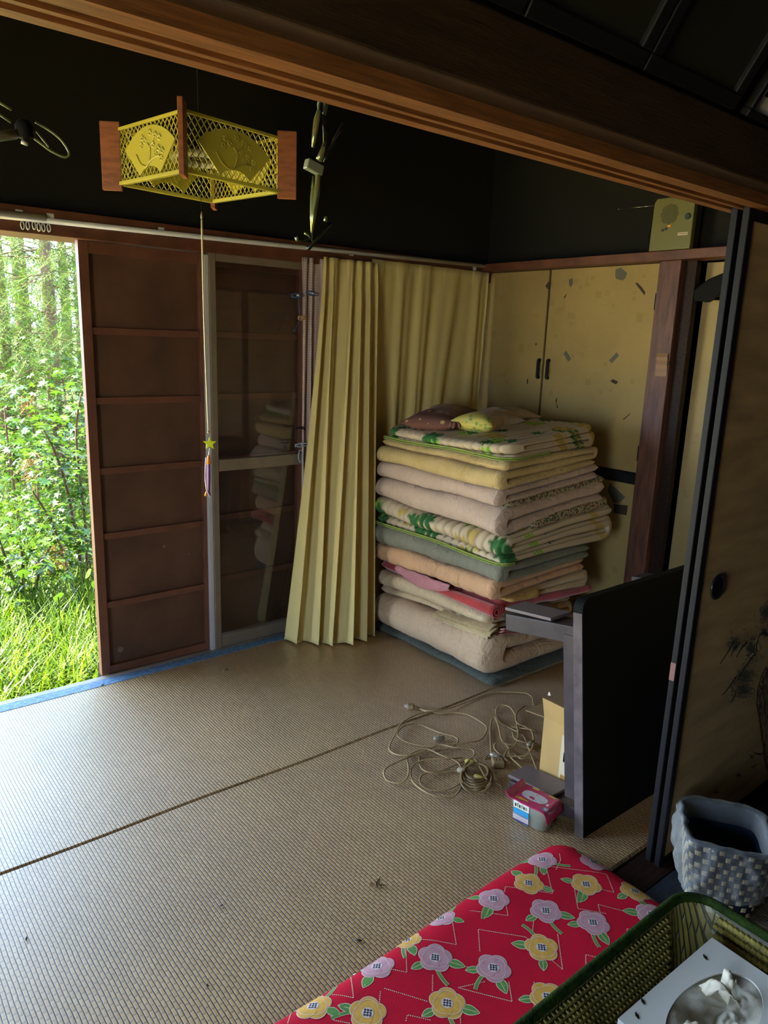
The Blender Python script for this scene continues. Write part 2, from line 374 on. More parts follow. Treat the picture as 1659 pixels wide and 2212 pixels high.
# ------------------------------------------------------------------ curtain rail
cr_ = thing('curtain_rail', 'white two-part metal curtain rail over the shutters', 'curtain rail', (1.2, 2.86, 1.74))
M_rail = mat('white enamelled rail', (.72, .72, .70), .35)
MB().tube([(XL+.05, 2.862, 1.762), (.78, 2.862, 1.764)], .0135, 10).build('rail', M_rail, cr_, smooth=True)
MB().tube([(.60, 2.862, 1.756), (1.5, 2.858, 1.768), (3.0, 2.850, 1.792)], .0095, 10).build('rail', M_rail, cr_, smooth=True)
for x in (.62, .70, .80, 1.20, 2.1, 2.9):
    MB().box(x-.012, x+.012, 2.868, 2.90, 1.765, 1.785).build('bracket', M_rail, cr_, bevel=.002)
for x in (.705, .722, .742, .757, .772, .79):
    c = Vector((x, 2.862, 1.735+rnd.uniform(-.004, .004)))
    MB().tube([c+Vector((0.009*math.cos(a)*.6, .002*math.sin(3*a), .013*math.sin(a))) for a in [k*math.pi/6 for k in range(12)]], .0022, 6, closed=True).build('runner', M_rail, cr_, smooth=True)

# ------------------------------------------------------------------ curtains
def curtain(name, label, top, bot, z0, zb, mat_, amp_t, amp_b, waves, parts_hooks=0, cat='curtain', seed=0, nu=260, nv=70, bulge=None, hem=.004, pleatz=.07, kk=1.0):
    root = thing(name, label, cat, ((top[0][0]+top[-1][0])/2, top[0][1], z0))
    tp = catmull(top, 30); bt = catmull(bot, 30)
    def samp(P, u):
        f = u*(len(P)-1); i = min(int(f), len(P)-2); return P[i].lerp(P[i+1], f-i)
    def fn(u, v):
        a = samp(tp, u); b = samp(bt, u)
        vv = v**kk
        p = a.lerp(b, vv); p.z = z0+(zb-z0)*v if zb is not None else p.z
        if bulge: p.y += bulge*math.sin(math.pi*v)
        amp = amp_t+(amp_b-amp_t)*v
        dr = nz(u*3+seed, v*.8, seed)*.55
        ph = 2*math.pi*(waves*u+dr)
        prim = math.sin(ph)+.35*math.sin(2.3*ph+1.3+seed)
        # pinched pleats at the head
        hp = max(0, 1-v/pleatz)
        sharp = math.copysign(abs(math.sin(ph))**.35, math.sin(ph))
        d = amp*(prim*(1-hp)+sharp*hp*.8)
        pinch = math.exp(-((v-pleatz)/.02)**2)*.5
        d *= (1-pinch*.5)
        dirx = (samp(bt, min(1, u+.01))-samp(bt, max(0, u-.01)))
        p.y -= d
        p.x += .35*amp*math.cos(ph)*(1-hp)
        if v > .97: p.z += .006*math.sin(ph*1.0)
        return p
    mb = MB().grid(fn, nu, nv)
    o = mb.build('cloth', mat_, root, smooth=True)
    s = o.modifiers.new('thick', 'SOLIDIFY'); s.thickness = .0018
    return root, fn
def curtain_mat(name, col, tr, pattern=None):
    m = bpy.data.materials.new(name); m.use_nodes = True; t = m.node_tree; b = t.nodes['Principled BSDF']; L = t.links.new
    b.inputs['Base Color'].default_value = (*col, 1); b.inputs['Roughness'].default_value = .8
    tl = t.nodes.new('ShaderNodeBsdfTranslucent'); tl.inputs[0].default_value = (*col, 1)
    mx = t.nodes.new('ShaderNodeMixShader'); mx.inputs[0].default_value = tr
    L(b.outputs[0], mx.inputs[1]); L(tl.outputs[0], mx.inputs[2]); L(mx.outputs[0], t.nodes['Material Output'].inputs[0])
    tcn = t.nodes.new('ShaderNodeTexCoord'); mp = t.nodes.new('ShaderNodeMapping'); mp.inputs['Scale'].default_value = (900, 900, 300)
    n = t.nodes.new('ShaderNodeTexNoise'); n.inputs['Scale'].default_value = 1
    bp = t.nodes.new('ShaderNodeBump'); bp.inputs['Strength'].default_value = .15; bp.inputs['Distance'].default_value = .001
    L(tcn.outputs['Object'], mp.inputs[0]); L(mp.outputs[0], n.inputs['Vector']); L(n.outputs[0], bp.inputs['Height']); L(bp.outputs[0], b.inputs['Normal'])
    if pattern:
        vo = t.nodes.new('ShaderNodeTexVoronoi'); vo.inputs['Scale'].default_value = 90; vo.inputs['Randomness'].default_value = .1
        L(tcn.outputs['Object'], vo.inputs['Vector']); r = t.nodes.new('ShaderNodeValToRGB'); r.color_ramp.interpolation = 'CONSTANT'
        r.color_ramp.elements[0].color = (*pattern, 1); r.color_ramp.elements[1].position = .33; r.color_ramp.elements[1].color = (*col, 1)
        L(vo.outputs['Distance'], r.inputs[0]); L(r.outputs[0], b.inputs['Base Color'])
    return m
M_curt = curtain_mat('mustard cloth', (.74, .61, .25), .12)
M_lace = curtain_mat('lavender lace', (.58, .44, .40), .25, (.85, .78, .76))
curtain('curtain', 'yellow pleated curtain gathered and trailing onto the mat in front of the bedding',
        [(1.925, 2.835, 0), (2.07, 2.83, 0), (2.225, 2.83, 0)], [(1.70, 2.785, 0), (1.82, 2.66, 0), (1.93, 2.60, 0), (2.075, 2.60, 0)], 1.742, .006, M_curt, .012, .036, 5.0, seed=3, kk=1.25, nu=420, nv=90, pleatz=.06)
curtain('curtain', 'yellow curtain drawn straight into the corner behind the bedding stack',
        [(2.21, 2.855, 0), (2.6, 2.85, 0), (2.985, 2.845, 0)], [(2.14, 2.84, 0), (2.5, 2.845, 0), (2.93, 2.835, 0)], 1.760, .02, M_curt, .007, .018, 5.0, seed=8, nu=360, nv=60, pleatz=.05)
curtain('lace_curtain', 'narrow lavender lace curtain tied in a bunch beside the yellow curtain',
        [(1.835, 2.872, 0), (1.90, 2.868, 0), (1.985, 2.868, 0)], [(1.845, 2.872, 0), (1.89, 2.87, 0), (1.95, 2.872, 0)], 1.735, .10, M_lace, .009, .010, 3.0, seed=5, nu=120, nv=60, cat='curtain')

M_bluepin = mat('blue plastic', (.03, .10, .24), .4); M_palepin = mat('pale blue plastic', (.35, .42, .58), .4); M_orangepin = mat('orange plastic', (.70, .33, .08), .4)
def clothespin(label, c, ang, m, L=.062):
    root = thing('clothespin', label, 'clothespin', c)
    T = Matrix.Translation(c) @ Matrix.Rotation(ang, 4, 'Y')
    for s in (-1, 1):
        mb = MB(); mb.prism([(-L/2, s*.001), (-L*.1, s*.006), (L/2, s*.002), (L/2, s*.005), (-L*.1, s*.011), (-L/2, s*.006)], lambda p, t: T @ Vector((p[0], -.006+.012*t, p[1])))
        mb.build('jaw', m, root, bevel=.0008)
    MB().tube([T @ Vector((0, -.008, 0)), T @ Vector((0, .008, 0))], .0045, 8).build('spring', M_alu_white, root, smooth=True)
    return root
clothespin('blue clothespin on the lace curtain with a blue cord hanging from it', WY(643, 638, 2.838), -.12, M_bluepin)
clothespin('blue clothespin on the edge of the yellow curtain', WY(675, 634, 2.80), .1, M_bluepin)
clothespin('small orange clothespin on the lace curtain', WY(652, 687, 2.835), 0, M_orangepin, .035)
clothespin('pale blue clothespin low on the lace curtain', WY(652, 961, 2.83), -.03, M_palepin, .07)
cd = catmull([WY(645, 641, 2.832), WY(645, 660, 2.832), WY(648, 678, 2.83), WY(646, 692, 2.83), WY(641, 704, 2.832), WY(637, 712, 2.83)], 5)
tag(MB().tube(cd, .0018, 6).tube([cd[-1], cd[-1]+Vector((-.003, 0, -.008))], .0045, 6).build('cord', M_bluepin, smooth=True), 'thin blue cord dangling from a clothespin beside the curtain', 'cord')
ct = Vector(WY(652, 926, 2.832))
tag(MB().tube([ct+Vector((.022*math.cos(a), .018*math.sin(a)+.012, .004*math.sin(2*a))) for a in [k*math.pi/8 for k in range(16)]], .003, 6, closed=True).build('tie_band', M_blackmatte, smooth=True), 'dark band tied round the lace curtain', 'tie')
cl = Vector(WY(649, 985, 2.828))
tag(MB().tube([cl+Vector((.010*math.sin(a), 0, .028*math.cos(a))) for a in [k*math.pi/8 for k in range(16)]], .0022, 6, closed=True).build('plastic_loop', M_palepin, smooth=True), 'pale plastic loop hanging below the low clothespin', 'loop')

# ------------------------------------------------------------------ cupboard wall
def paper_mat(name, col):
    m = mat(name, col, .8, var2=tuple(c*.80 for c in col), vscale=3.0)
    t = m.node_tree; b = t.nodes['Principled BSDF']; L = t.links.new
    tcn = t.nodes.new('ShaderNodeTexCoord'); vo = t.nodes.new('ShaderNodeTexVoronoi'); vo.distance = 'CHEBYCHEV'; vo.inputs['Scale'].default_value = 22; vo.inputs['Randomness'].default_value = .9
    L(tcn.outputs['Object'], vo.inputs['Vector']); sn = t.nodes.new('ShaderNodeMath'); sn.operation = 'SINE'
    ml = t.nodes.new('ShaderNodeMath'); ml.operation = 'MULTIPLY'; ml.inputs[1].default_value = 42; L(vo.outputs['Distance'], ml.inputs[0]); L(ml.outputs[0], sn.inputs[0])
    src = b.inputs['Base Color'].links[0].from_socket
    r = t.nodes.new('ShaderNodeValToRGB'); r.color_ramp.elements[0].position = .90; r.color_ramp.elements[1].position = .97
    r.color_ramp.elements[0].color = (1, 1, 1, 1); r.color_ramp.elements[1].color = (.88, .86, .80, 1); L(sn.outputs[0], r.inputs[0])
    mx = t.nodes.new('ShaderNodeMix'); mx.data_type = 'RGBA'; mx.blend_type = 'MULTIPLY'; mx.inputs[0].default_value = 1
    L(src, mx.inputs[6]); L(r.outputs[0], mx.inputs[7]); L(mx.outputs[2], b.inputs['Base Color'])
    return m
M_paper = paper_mat('cream patterned paper', (.37, .265, .095))
M_paper2 = paper_mat('cream patterned paper dim', (.42, .32, .14))
M_torn = mat('grey tape', (.10, .10, .07), .7); M_tear = mat('dark tear', (.035, .022, .012), .8); M_tearb = mat('brown tear', (.30, .18, .08), .8)
cup = thing('built_in_cupboard', 'built-in cupboard with cream papered doors and black frame behind the bedding', 'cupboard', (3.04, 2.38, 0))
MB().box(3.045, 3.054, 1.86, 2.93, 0, 1.763).build('carcass', M_blackmatte, cup)
XF = 3.03
def door(y0, y1, z0, z1, name='door'):
    return MB().box(XF, XF+.015, y0, y1, z0, z1).build(name, M_paper, cup, bevel=.002)
dl = door(2.478, 2.925, .838, 1.761); dr = door(1.875, 2.466, .838, 1.761)
dl2 = door(2.478, 2.925, .02, .782); dr2 = door(1.875, 2.466, .02, .782)
MB().box(XF-.006, XF+.02, 1.868, 2.93, .785, .835).build('middle_rail', M_black, cup, bevel=.002)
MB().box(XF-.005, XF+.02, 1.853, 1.872, 0, 1.765).build('edge_trim', M_wood_red, cup, bevel=.002)
def decal_x(parent, pts, m, name='torn_patch', X=XF-.0008):
    P = [WX(x, y, X) for x, y in pts]; mb = MB(); n = len(P)
    mb.add([p for p in P]+[p+Vector((.0012, 0, 0)) for p in P], [tuple(range(n)), tuple(range(n, 2*n))[::-1]]+[(i, (i+1) % n, n+(i+1) % n, n+i) for i in range(n)])
    return mb.build(name, m, parent)
decal_x(dr, [(1229, 604), (1237, 601), (1237, 613), (1233, 620), (1229, 615)], M_torn)
decal_x(dr, [(1217, 764), (1223, 758), (1234, 775), (1227, 781)], M_torn)
decal_x(dr, [(1231, 763), (1238, 765), (1241, 773), (1236, 772)], M_tearb)
decal_x(dr, [(1316, 778), (1332, 761), (1337, 768), (1321, 785)], M_torn)
decal_x(dr, [(1330, 582), (1341, 578), (1354, 590), (1350, 601), (1344, 606), (1330, 602), (1329, 592)], M_torn)
decal_x(dr, [(1372, 611), (1377, 611), (1386, 620), (1394, 631), (1392, 638), (1386, 630), (1378, 620)], M_tear)
decal_x(dr, [(1318, 823), (1324, 819), (1335, 824), (1331, 830), (1325, 828)], M_tear)
decal_x(dr, [(1218, 642), (1225, 633), (1223, 638), (1220, 645)], M_tear)
decal_x(dr, [(1346, 905), (1361, 893), (1361, 895), (1347, 907)], M_tear)
decal_x(dr, [(1200, 865), (1203, 858), (1202, 873), (1206, 881), (1203, 881)], M_tear)
decal_x(dr, [(1315, 845), (1324, 836), (1325, 838), (1316, 848)], M_tearb)
decal_x(dl, [(1178, 618), (1184, 609), (1189, 609), (1187, 624), (1182, 624)], M_tear)
decal_x(dl, [(1156, 742), (1159, 741), (1159, 745), (1157, 746)], M_tear)
decal_x(dl, [(1138, 819), (1141, 818), (1140, 829), (1138, 829)], M_tear)
decal_x(dr2, [(1318, 1043), (1350, 1074), (1340, 1084), (1325, 1086), (1312, 1060)], M_torn, X=XF-.002)
decal_x(dr2, [(1326, 1089), (1356, 1092), (1353, 1113), (1325, 1108)], M_tear, X=XF-.002)
def pull(y, z0, z1, dirn, parent):
    mb = MB(); X = XF-.014
    mb.bar((X, y, z0), (X, y, z1), .010, .008, up=(1, 0, 0))
    mb.bar((X, y, z1), (XF, y+dirn*.0, z1+.012), .010, .008, up=(0, 1, 0))
    mb.bar((X, y, z0), (XF, y, z0-.012), .010, .008, up=(0, 1, 0))
    mb.bar((XF-.003, y-dirn*.016, z0-.01), (XF-.003, y-dirn*.016, z1+.01), .008, .006, up=(1, 0, 0))
    mb.bar((XF-.003, y-dirn*.016, z1+.01), (XF-.006, y, z1+.014), .008, .006, up=(1, 0, 0))
    mb.bar((XF-.003, y-dirn*.016, z0-.01), (XF-.006, y, z0-.014), .008, .006, up=(1, 0, 0))
    tag(mb.build('handle', M_black, parent, bevel=.001), 'black pull handle')
a = WX(1162, 800, XF-.014)
pull(a.y, 1.245, 1.315, -1, dl); a = WX(1182, 803, XF-.014); pull(a.y, 1.245, 1.315, -1, dr)
for z in (1.60, .93): MB().box(XF-.006, XF+.004, 1.868, 1.880, z-.035, z+.035).build('hinge', M_black, cup, bevel=.001)

post = thing('trim_7', None, None, (3.01, 1.80, 0)); post['kind'] = 'structure'
MB().box(2.985, 3.10, 1.752, 1.852, 0, 1.764).build('post', M_post, post, bevel=.003)
MB().box(3.02, 3.10, 1.70, 1.7515, 0, 1.764).build('jamb', M_wood_dark, post, bevel=.002)
pt = thing('tape_strip', 'piece of old brown tape stuck on the timber post', 'tape', (2.984, 1.80, 1.2))
q = [WX(x, y, 2.983) for x, y in ((1420, 763), (1444, 763), (1441, 813), (1416, 812))]
mb = MB()
for i in range(6):
    t0, t1 = i/6, (i+1)/6
    a0 = q[0].lerp(q[3], t0); b0 = q[1].lerp(q[2], t0); a1 = q[0].lerp(q[3], t1); b1 = q[1].lerp(q[2], t1)
    o0 = Vector((-.0015-.004*abs(math.sin(i*1.7)), 0, 0)); o1 = Vector((-.0015-.004*abs(math.sin((i+1)*1.7)), 0, 0))
    mb.add([a0+o0, b0+o0, b1+o1, a1+o1], [(0, 1, 2, 3)])
o = mb.build('tape', mat('old brown tape', (.24, .13, .05), .5, bump=.2), pt); o.modifiers.new('s', 'SOLIDIFY').thickness = .001
MB().lathe([(.007, 0), (.007, .003), (.004, .006)], seg=10, cap=True, T=Matrix.Translation(WX(1446, 785, 2.985)) @ Matrix.Rotation(-math.pi/2, 4, 'Y')).build('knot', M_black, pt)

alc = thing('door_1', None, None, (3.12, 1.3, 0)); alc['kind'] = 'structure'
MB().box(3.10, 3.13, .94, 1.70, .0, 1.76).build('sliding_panel', M_paper2, alc, bevel=.002)
tag(MB().tube([(3.06, 1.755, 1.612), (3.06, .95, 1.60)], .006, 8).build('thin_rail', M_blackmatte, smooth=True), 'thin dark rail across the cream sliding door', 'rail')
bag = MB()
PB = [(1497, 641), (1499, 627), (1512, 615), (1535, 601), (1562, 590), (1575, 588), (1575, 626), (1556, 634), (1545, 645), (1535, 653), (1525, 653), (1515, 651), (1500, 651)]
bag.prism(PB, lambda p, t: WX(p[0], p[1], 3.02+.035*t))
tag(bag.build('folded_umbrella', M_blackmatte, bevel=.006, bseg=3), 'black folded umbrella lying over the thin rail beside the post', 'umbrella')

# radio
ra = thing('radio', 'olive plastic radio with round speaker grille and orange button standing on the rail', 'radio', (2.98, 1.80, 1.802))
M_rad = mat('olive plastic', (.15, .145, .04), .45, bump=.05, bscale=300); M_radd = mat('dark radio back', (.03, .025, .02), .5)
RX = 2.955
def RP(x, y, X=RX): return WX(x, y, X)
fp = [(1398, 551), (1412, 436), (1418, 422), (1432, 419), (1497, 437), (1487, 545)]
yl, yr = 1.893, 1.706
zb_, zt_ = 1.803, 2.012
fr = MB().prism([(yl, zb_), (yl-.004, zt_-.02), (yl-.014, zt_), (yr+.008, zt_+.0), (yr, zt_-.01), (yr-.0, zb_)], lambda p, t: Vector((RX+.028*t, p[0], p[1])))
fr.build('front_shell', M_rad, ra, bevel=.004, bseg=3)
MB().box(RX+.028, RX+.075, yr+.004, yl-.006, zb_, zt_-.006).build('back_shell', M_radd, ra, bevel=.004)
gr = MB(); cyy, czz, R = 1.812, 1.945, .040
for i in range(-7, 8):
    for j in range(-7, 8):
        if (i*i+j*j)*(.0055**2) < R*R:
            y_, z_ = cyy+i*.0055, czz+j*.0055
            gr.lathe([(.0018, 0), (.0018, .0006)], seg=6, cap=True, T=Matrix.Translation((RX-.0003, y_, z_)) @ Matrix.Rotation(-math.pi/2, 4, 'Y'))
gr.build('speaker_grille', M_blackmatte, ra)
MB().lathe([(.012, 0), (.012, .006), (.010, .008)], seg=18, cap=True, T=Matrix.Translation((RX-.001, 1.728, 1.928)) @ Matrix.Rotation(-math.pi/2, 4, 'Y')).build('dial', mat('dark green plastic', (.03, .06, .05), .35), ra, smooth=False)
MB().box(RX-.004, RX, 1.798, 1.815, 1.893, 1.903).build('button', mat('orange button', (.75, .35, .04), .4), ra, bevel=.002)
for y_, z_ in ((1.836, 1.884), (1.822, 1.888)):
    MB().lathe([(.0055, 0), (.0055, .002)], seg=12, cap=True, T=Matrix.Translation((RX-.001, y_, z_)) @ Matrix.Rotation(-math.pi/2, 4, 'Y')).build('button', M_radd, ra)
MB().box(RX-.001, RX, 1.722, 1.765, 1.857, 1.868).build('sticker', mat('cream sticker', (.65, .55, .40), .6), ra)
for i in range(9): MB().box(RX-.0014, RX-.0008, 1.763-i*.0044-.0022, 1.763-i*.0044, 1.860, 1.865).build('print_mark', mat('red print', (.35, .10, .06), .6) if i < 3 else M_radd, ra)
MB().tube([(RX+.02, yl, 1.99), (RX+.01, yl+.175, 1.992)], .0013, 6).lathe([(.0001, -.003), (.003, 0), (.0001, .003)], c=(RX+.01, yl+.178, 1.992), seg=8).build('antenna', mat('chrome', (.8, .8, .78), .2, metal=1), ra, smooth=True)
cb = catmull([(RX+.05, yl, 1.90), (RX+.04, yl+.025, 1.895), (RX+.04, yl+.03, 1.85), (RX+.04, yl+.012, 1.815)], 6)
MB().tube(cb, .0025, 6).build('power_cord', M_blackmatte, ra, smooth=True)

# ------------------------------------------------------------------ painted sliding doors (fusuma) between the rooms
M_gold = mat('ochre painted paper', (.50, .32, .13), .75, bump=.25, bscale=300, var=.25, vscale=4, stretch=(1, 1, 5))
def fusuma(name, x0, x1, y0, y1, painted=True):
    root = thing(name, None, None, ((x0+x1)/2, y0, 0)); root['kind'] = 'structure'
    fw = .024
    MB().box(x0+fw*.8, x1-fw*.8, y0+.003, y1-.003, .012, 1.715).build('paper', M_gold, root)
    MB().box(x0, x0+fw, y0-.001, y1, .0, 1.725).build('stile', M_black, root, bevel=.003, bseg=3)
    MB().box(x1-fw, x1, y0-.001, y1, .0, 1.725).build('stile', M_black, root, bevel=.003, bseg=3)
    MB().box(x0+fw, x1-fw, y0, y1, 1.69, 1.725).build('top_rail', M_black, root, bevel=.002)
    MB().box(x0+fw, x1-fw, y0, y1, .0, .022).build('bottom_rail', M_black, root, bevel=.002)
    return root
F1Y = .869
f1 = fusuma('door_2', 1.738, 2.66, F1Y, .885); f2 = fusuma('door_3', 1.739, 2.64, .897, .913)
fusuma('door_4', 2.66, 3.58, F1Y, .885)
tp = WY(1497, 1455, .869)
MB().box(1.7375, 1.7395, .898, .912, .55, .60).build('bare_patch', mat('worn bare wood', (.22, .10, .08), .6), f2)
hk = WY(1549, 1267, F1Y)
T = Matrix.Translation((hk.x, F1Y+.0005, hk.z)) @ Matrix.Rotation(math.pi/2, 4, 'X')
o = MB().lathe([(.034, .0), (.036, .003), (.033, .006), (.028, .005), (.025, -.001), (.024, -.002), (.0001, -.002)], seg=36, T=T).build('finger_pull', mat('dark bronze pull', (.05, .048, .055), .25, metal=.7), f1, smooth=True)
MB().lathe([(.0001, .0), (.0235, .0)], seg=30, T=T @ Matrix.Translation((0, 0, .0035))).build('pull_recess', M_blackmatte, f1)
# ink painting of a pine: strokes lying on the paper
ink = mat('grey green ink', (.075, .08, .045), .8); inkd = mat('dark ink', (.028, .022, .014), .8); bark = mat('brown bark ink', (.16, .09, .05), .8); wash = mat('ink wash', (.135, .105, .05), .8)
def fpt(x, y, off=.0004):
    p = WY(x, y, F1Y+.003); p.y -= off; return p
def stroke(mb, a, b, w0, w1, off, mi=0):
    A = fpt(*a, off); B = fpt(*b, off); d = (B-A); n = Vector((-d.z, 0, d.x)); n.normalize()
    mb.add([A+n*w0, A-n*w0, B-n*w1, B+n*w1], [(0, 1, 2, 3)], mi)
pin = MB(); pr = random.Random(5)
for (cx, cy, rx, ry, n) in [(1586, 1392, 20, 24, 240), (1622, 1402, 22, 36, 330), (1606, 1462, 26, 28, 300), (1603, 1492, 34, 26, 380), (1655, 1325, 26, 34, 330), (1650, 1365, 14, 14, 90)]:
    for k in range(n):
        a = pr.uniform(0, 2*math.pi); q_ = abs(pr.gauss(0, .42)); px_, py_ = cx+rx*q_*math.cos(a), cy+ry*q_*math.sin(a)
        ln = pr.uniform(4, 10); an = pr.gauss(-1.2, .8)
        stroke(pin, (px_, py_), (px_+ln*math.cos(an), py_+ln*math.sin(an)), .0012, .0003, .0003+.0000012*(k % 90), 0 if pr.random() < .8 else 3)
for L_ in [[(1659, 1372), (1648, 1366), (1640, 1372), (1634, 1392), (1634, 1408), (1626, 1418)], [(1626, 1418), (1610, 1440), (1596, 1462), (1584, 1478)], [(1612, 1388), (1600, 1402), (1590, 1420)], [(1585, 1385), (1572, 1408), (1555, 1434)], [(1590, 1462), (1575, 1484), (1560, 1502)], [(1590, 1495), (1582, 1512), (1577, 1518)], [(1592, 1396), (1586, 1400), (1578, 1418)]]:
    for i in range(len(L_)-1):
        k = 1-i/len(L_); stroke(pin, L_[i], L_[i+1], .0035*k+.0006, .0035*(k-.15)+.0006, .0006, 1)
tr = [(1655, 1440, 5), (1644, 1460, 10), (1636, 1490, 12), (1634, 1520, 12), (1640, 1550, 13), (1645, 1590, 14), (1651, 1630, 14), (1656, 1660, 14)]
for i in range(len(tr)-1):
    a, b = tr[i], tr[i+1]
    for k in range(26):
        u = pr.random(); v = pr.uniform(0, 2.4); xx = a[0]+(b[0]-a[0])*u+v*a[2]; yy = a[1]+(b[1]-a[1])*u
        if xx < 1700: stroke(pin, (xx, yy), (xx+pr.uniform(-4, 6), yy+pr.uniform(10, 26)), .0022, .0008, .0005+.00002*(k % 7), 2 if pr.random() < .6 else 1)
    stroke(pin, a[:2], b[:2], .0028, .0028, .0009, 1)
for (cx, cy) in [(1594, 1675), (1625, 1635), (1636, 1628), (1546, 1712), (1628, 1655)]:
    for k in range(11):
        an = pr.uniform(0, 2*math.pi); ln = pr.uniform(6, 14); stroke(pin, (cx, cy), (cx+ln*math.cos(an), cy+ln*math.sin(an)), .0010, .0003, .0004, 1)
pin.build('pine_painting', [ink, inkd, bark, wash], f1)

# ------------------------------------------------------------------ pictures leaning over the beam
def picture(label, x0, x1, mt, hasmat=False, h=.42):
    T = Matrix.Translation((0, .786, 1.842)) @ Matrix.Rotation(math.radians(32), 4, 'X')
    root = thing('picture_frame', label, 'picture', ((x0+x1)/2, .78, 1.842))
    f = .014 if hasmat else .026
    for b in ((x0, x1, -.02, 0, 0, f), (x0, x1, -.02, 0, h-f, h), (x0, x0+f, -.02, 0, f, h-f), (x1-f, x1, -.02, 0, f, h-f)):
        MB().box(*b, T=T).build('frame', M_black, root, bevel=.003, bseg=3)
    if hasmat:
        MB().box(x0+f, x1-f, -.008, -.005, f, h-f, T=T).build('picture_mat', mat('white mat board', (.62, .62, .70), .6), root)
        MB().box(x0+f+.028, x1-f-.028, -.0110, -.0085, f+.034, h-f-.03, T=T).build('picture_print', mt, root)
        MB().box(x0+f+.022, x1-f-.022, -.0086, -.0081, f+.026, h-f-.02, T=T).build('inner_rim', M_black, root)
    else:
        MB().box(x0+f, x1-f, -.010, -.006, f, h-f, T=T).build('picture_print', mt, root)
    return root
M_pic = mat('dark portrait with painted reflections', (.020, .018, .009), .5, var2=(.006, .009, .005), vscale=4)  # faint brown blotches painted in for the room reflected in the glass
picture('dark framed picture at the left end of the row leaning over the beam', .55, .840, M_pic)
picture('dark framed picture leaning over the beam between two black frames', .845, 1.128, M_pic)
picture('dark framed picture leaning over the beam beside the one with a white mat', 1.132, 1.428, M_pic)
picture('black framed picture with white mat and tan print leaning over the beam', 1.476, 1.84, mat('tan print', (.62, .44, .27), .5, var=.2, vscale=8), True)

# ------------------------------------------------------------------ hanging lamp
lp = thing('hanging_lamp', 'square olive openwork lamp shade with brown corner boards hanging from the ceiling', 'lamp', (1.035, 2.18, 1.8))
M_shade = mat('yellow olive plastic', (.60, .56, .10), .32, coat=.3); _t = M_shade.node_tree; _tl = _t.nodes.new('ShaderNodeBsdfTranslucent'); _tl.inputs[0].default_value = (.60, .56, .10, 1); _mx = _t.nodes.new('ShaderNodeMixShader'); _mx.inputs[0].default_value = .35
_t.links.new(_t.nodes['Principled BSDF'].outputs[0], _mx.inputs[1]); _t.links.new(_tl.outputs[0], _mx.inputs[2]); _t.links.new(_mx.outputs[0], _t.nodes['Material Output'].inputs[0])
M_plank = mat('orange brown veneer', (.30, .095, .03), .5, bump=.2, bscale=40, var=.3, vscale=20, stretch=(1, 1, 4))
s13 = 1.3
LB = []
for (x, y) in [(.637, 1.751), (.690, 1.552), (.952, 1.575), (.903, 1.814)]: LB.append(Vector((x*s13, y*s13, 0)))
cen = sum(LB, Vector())/4
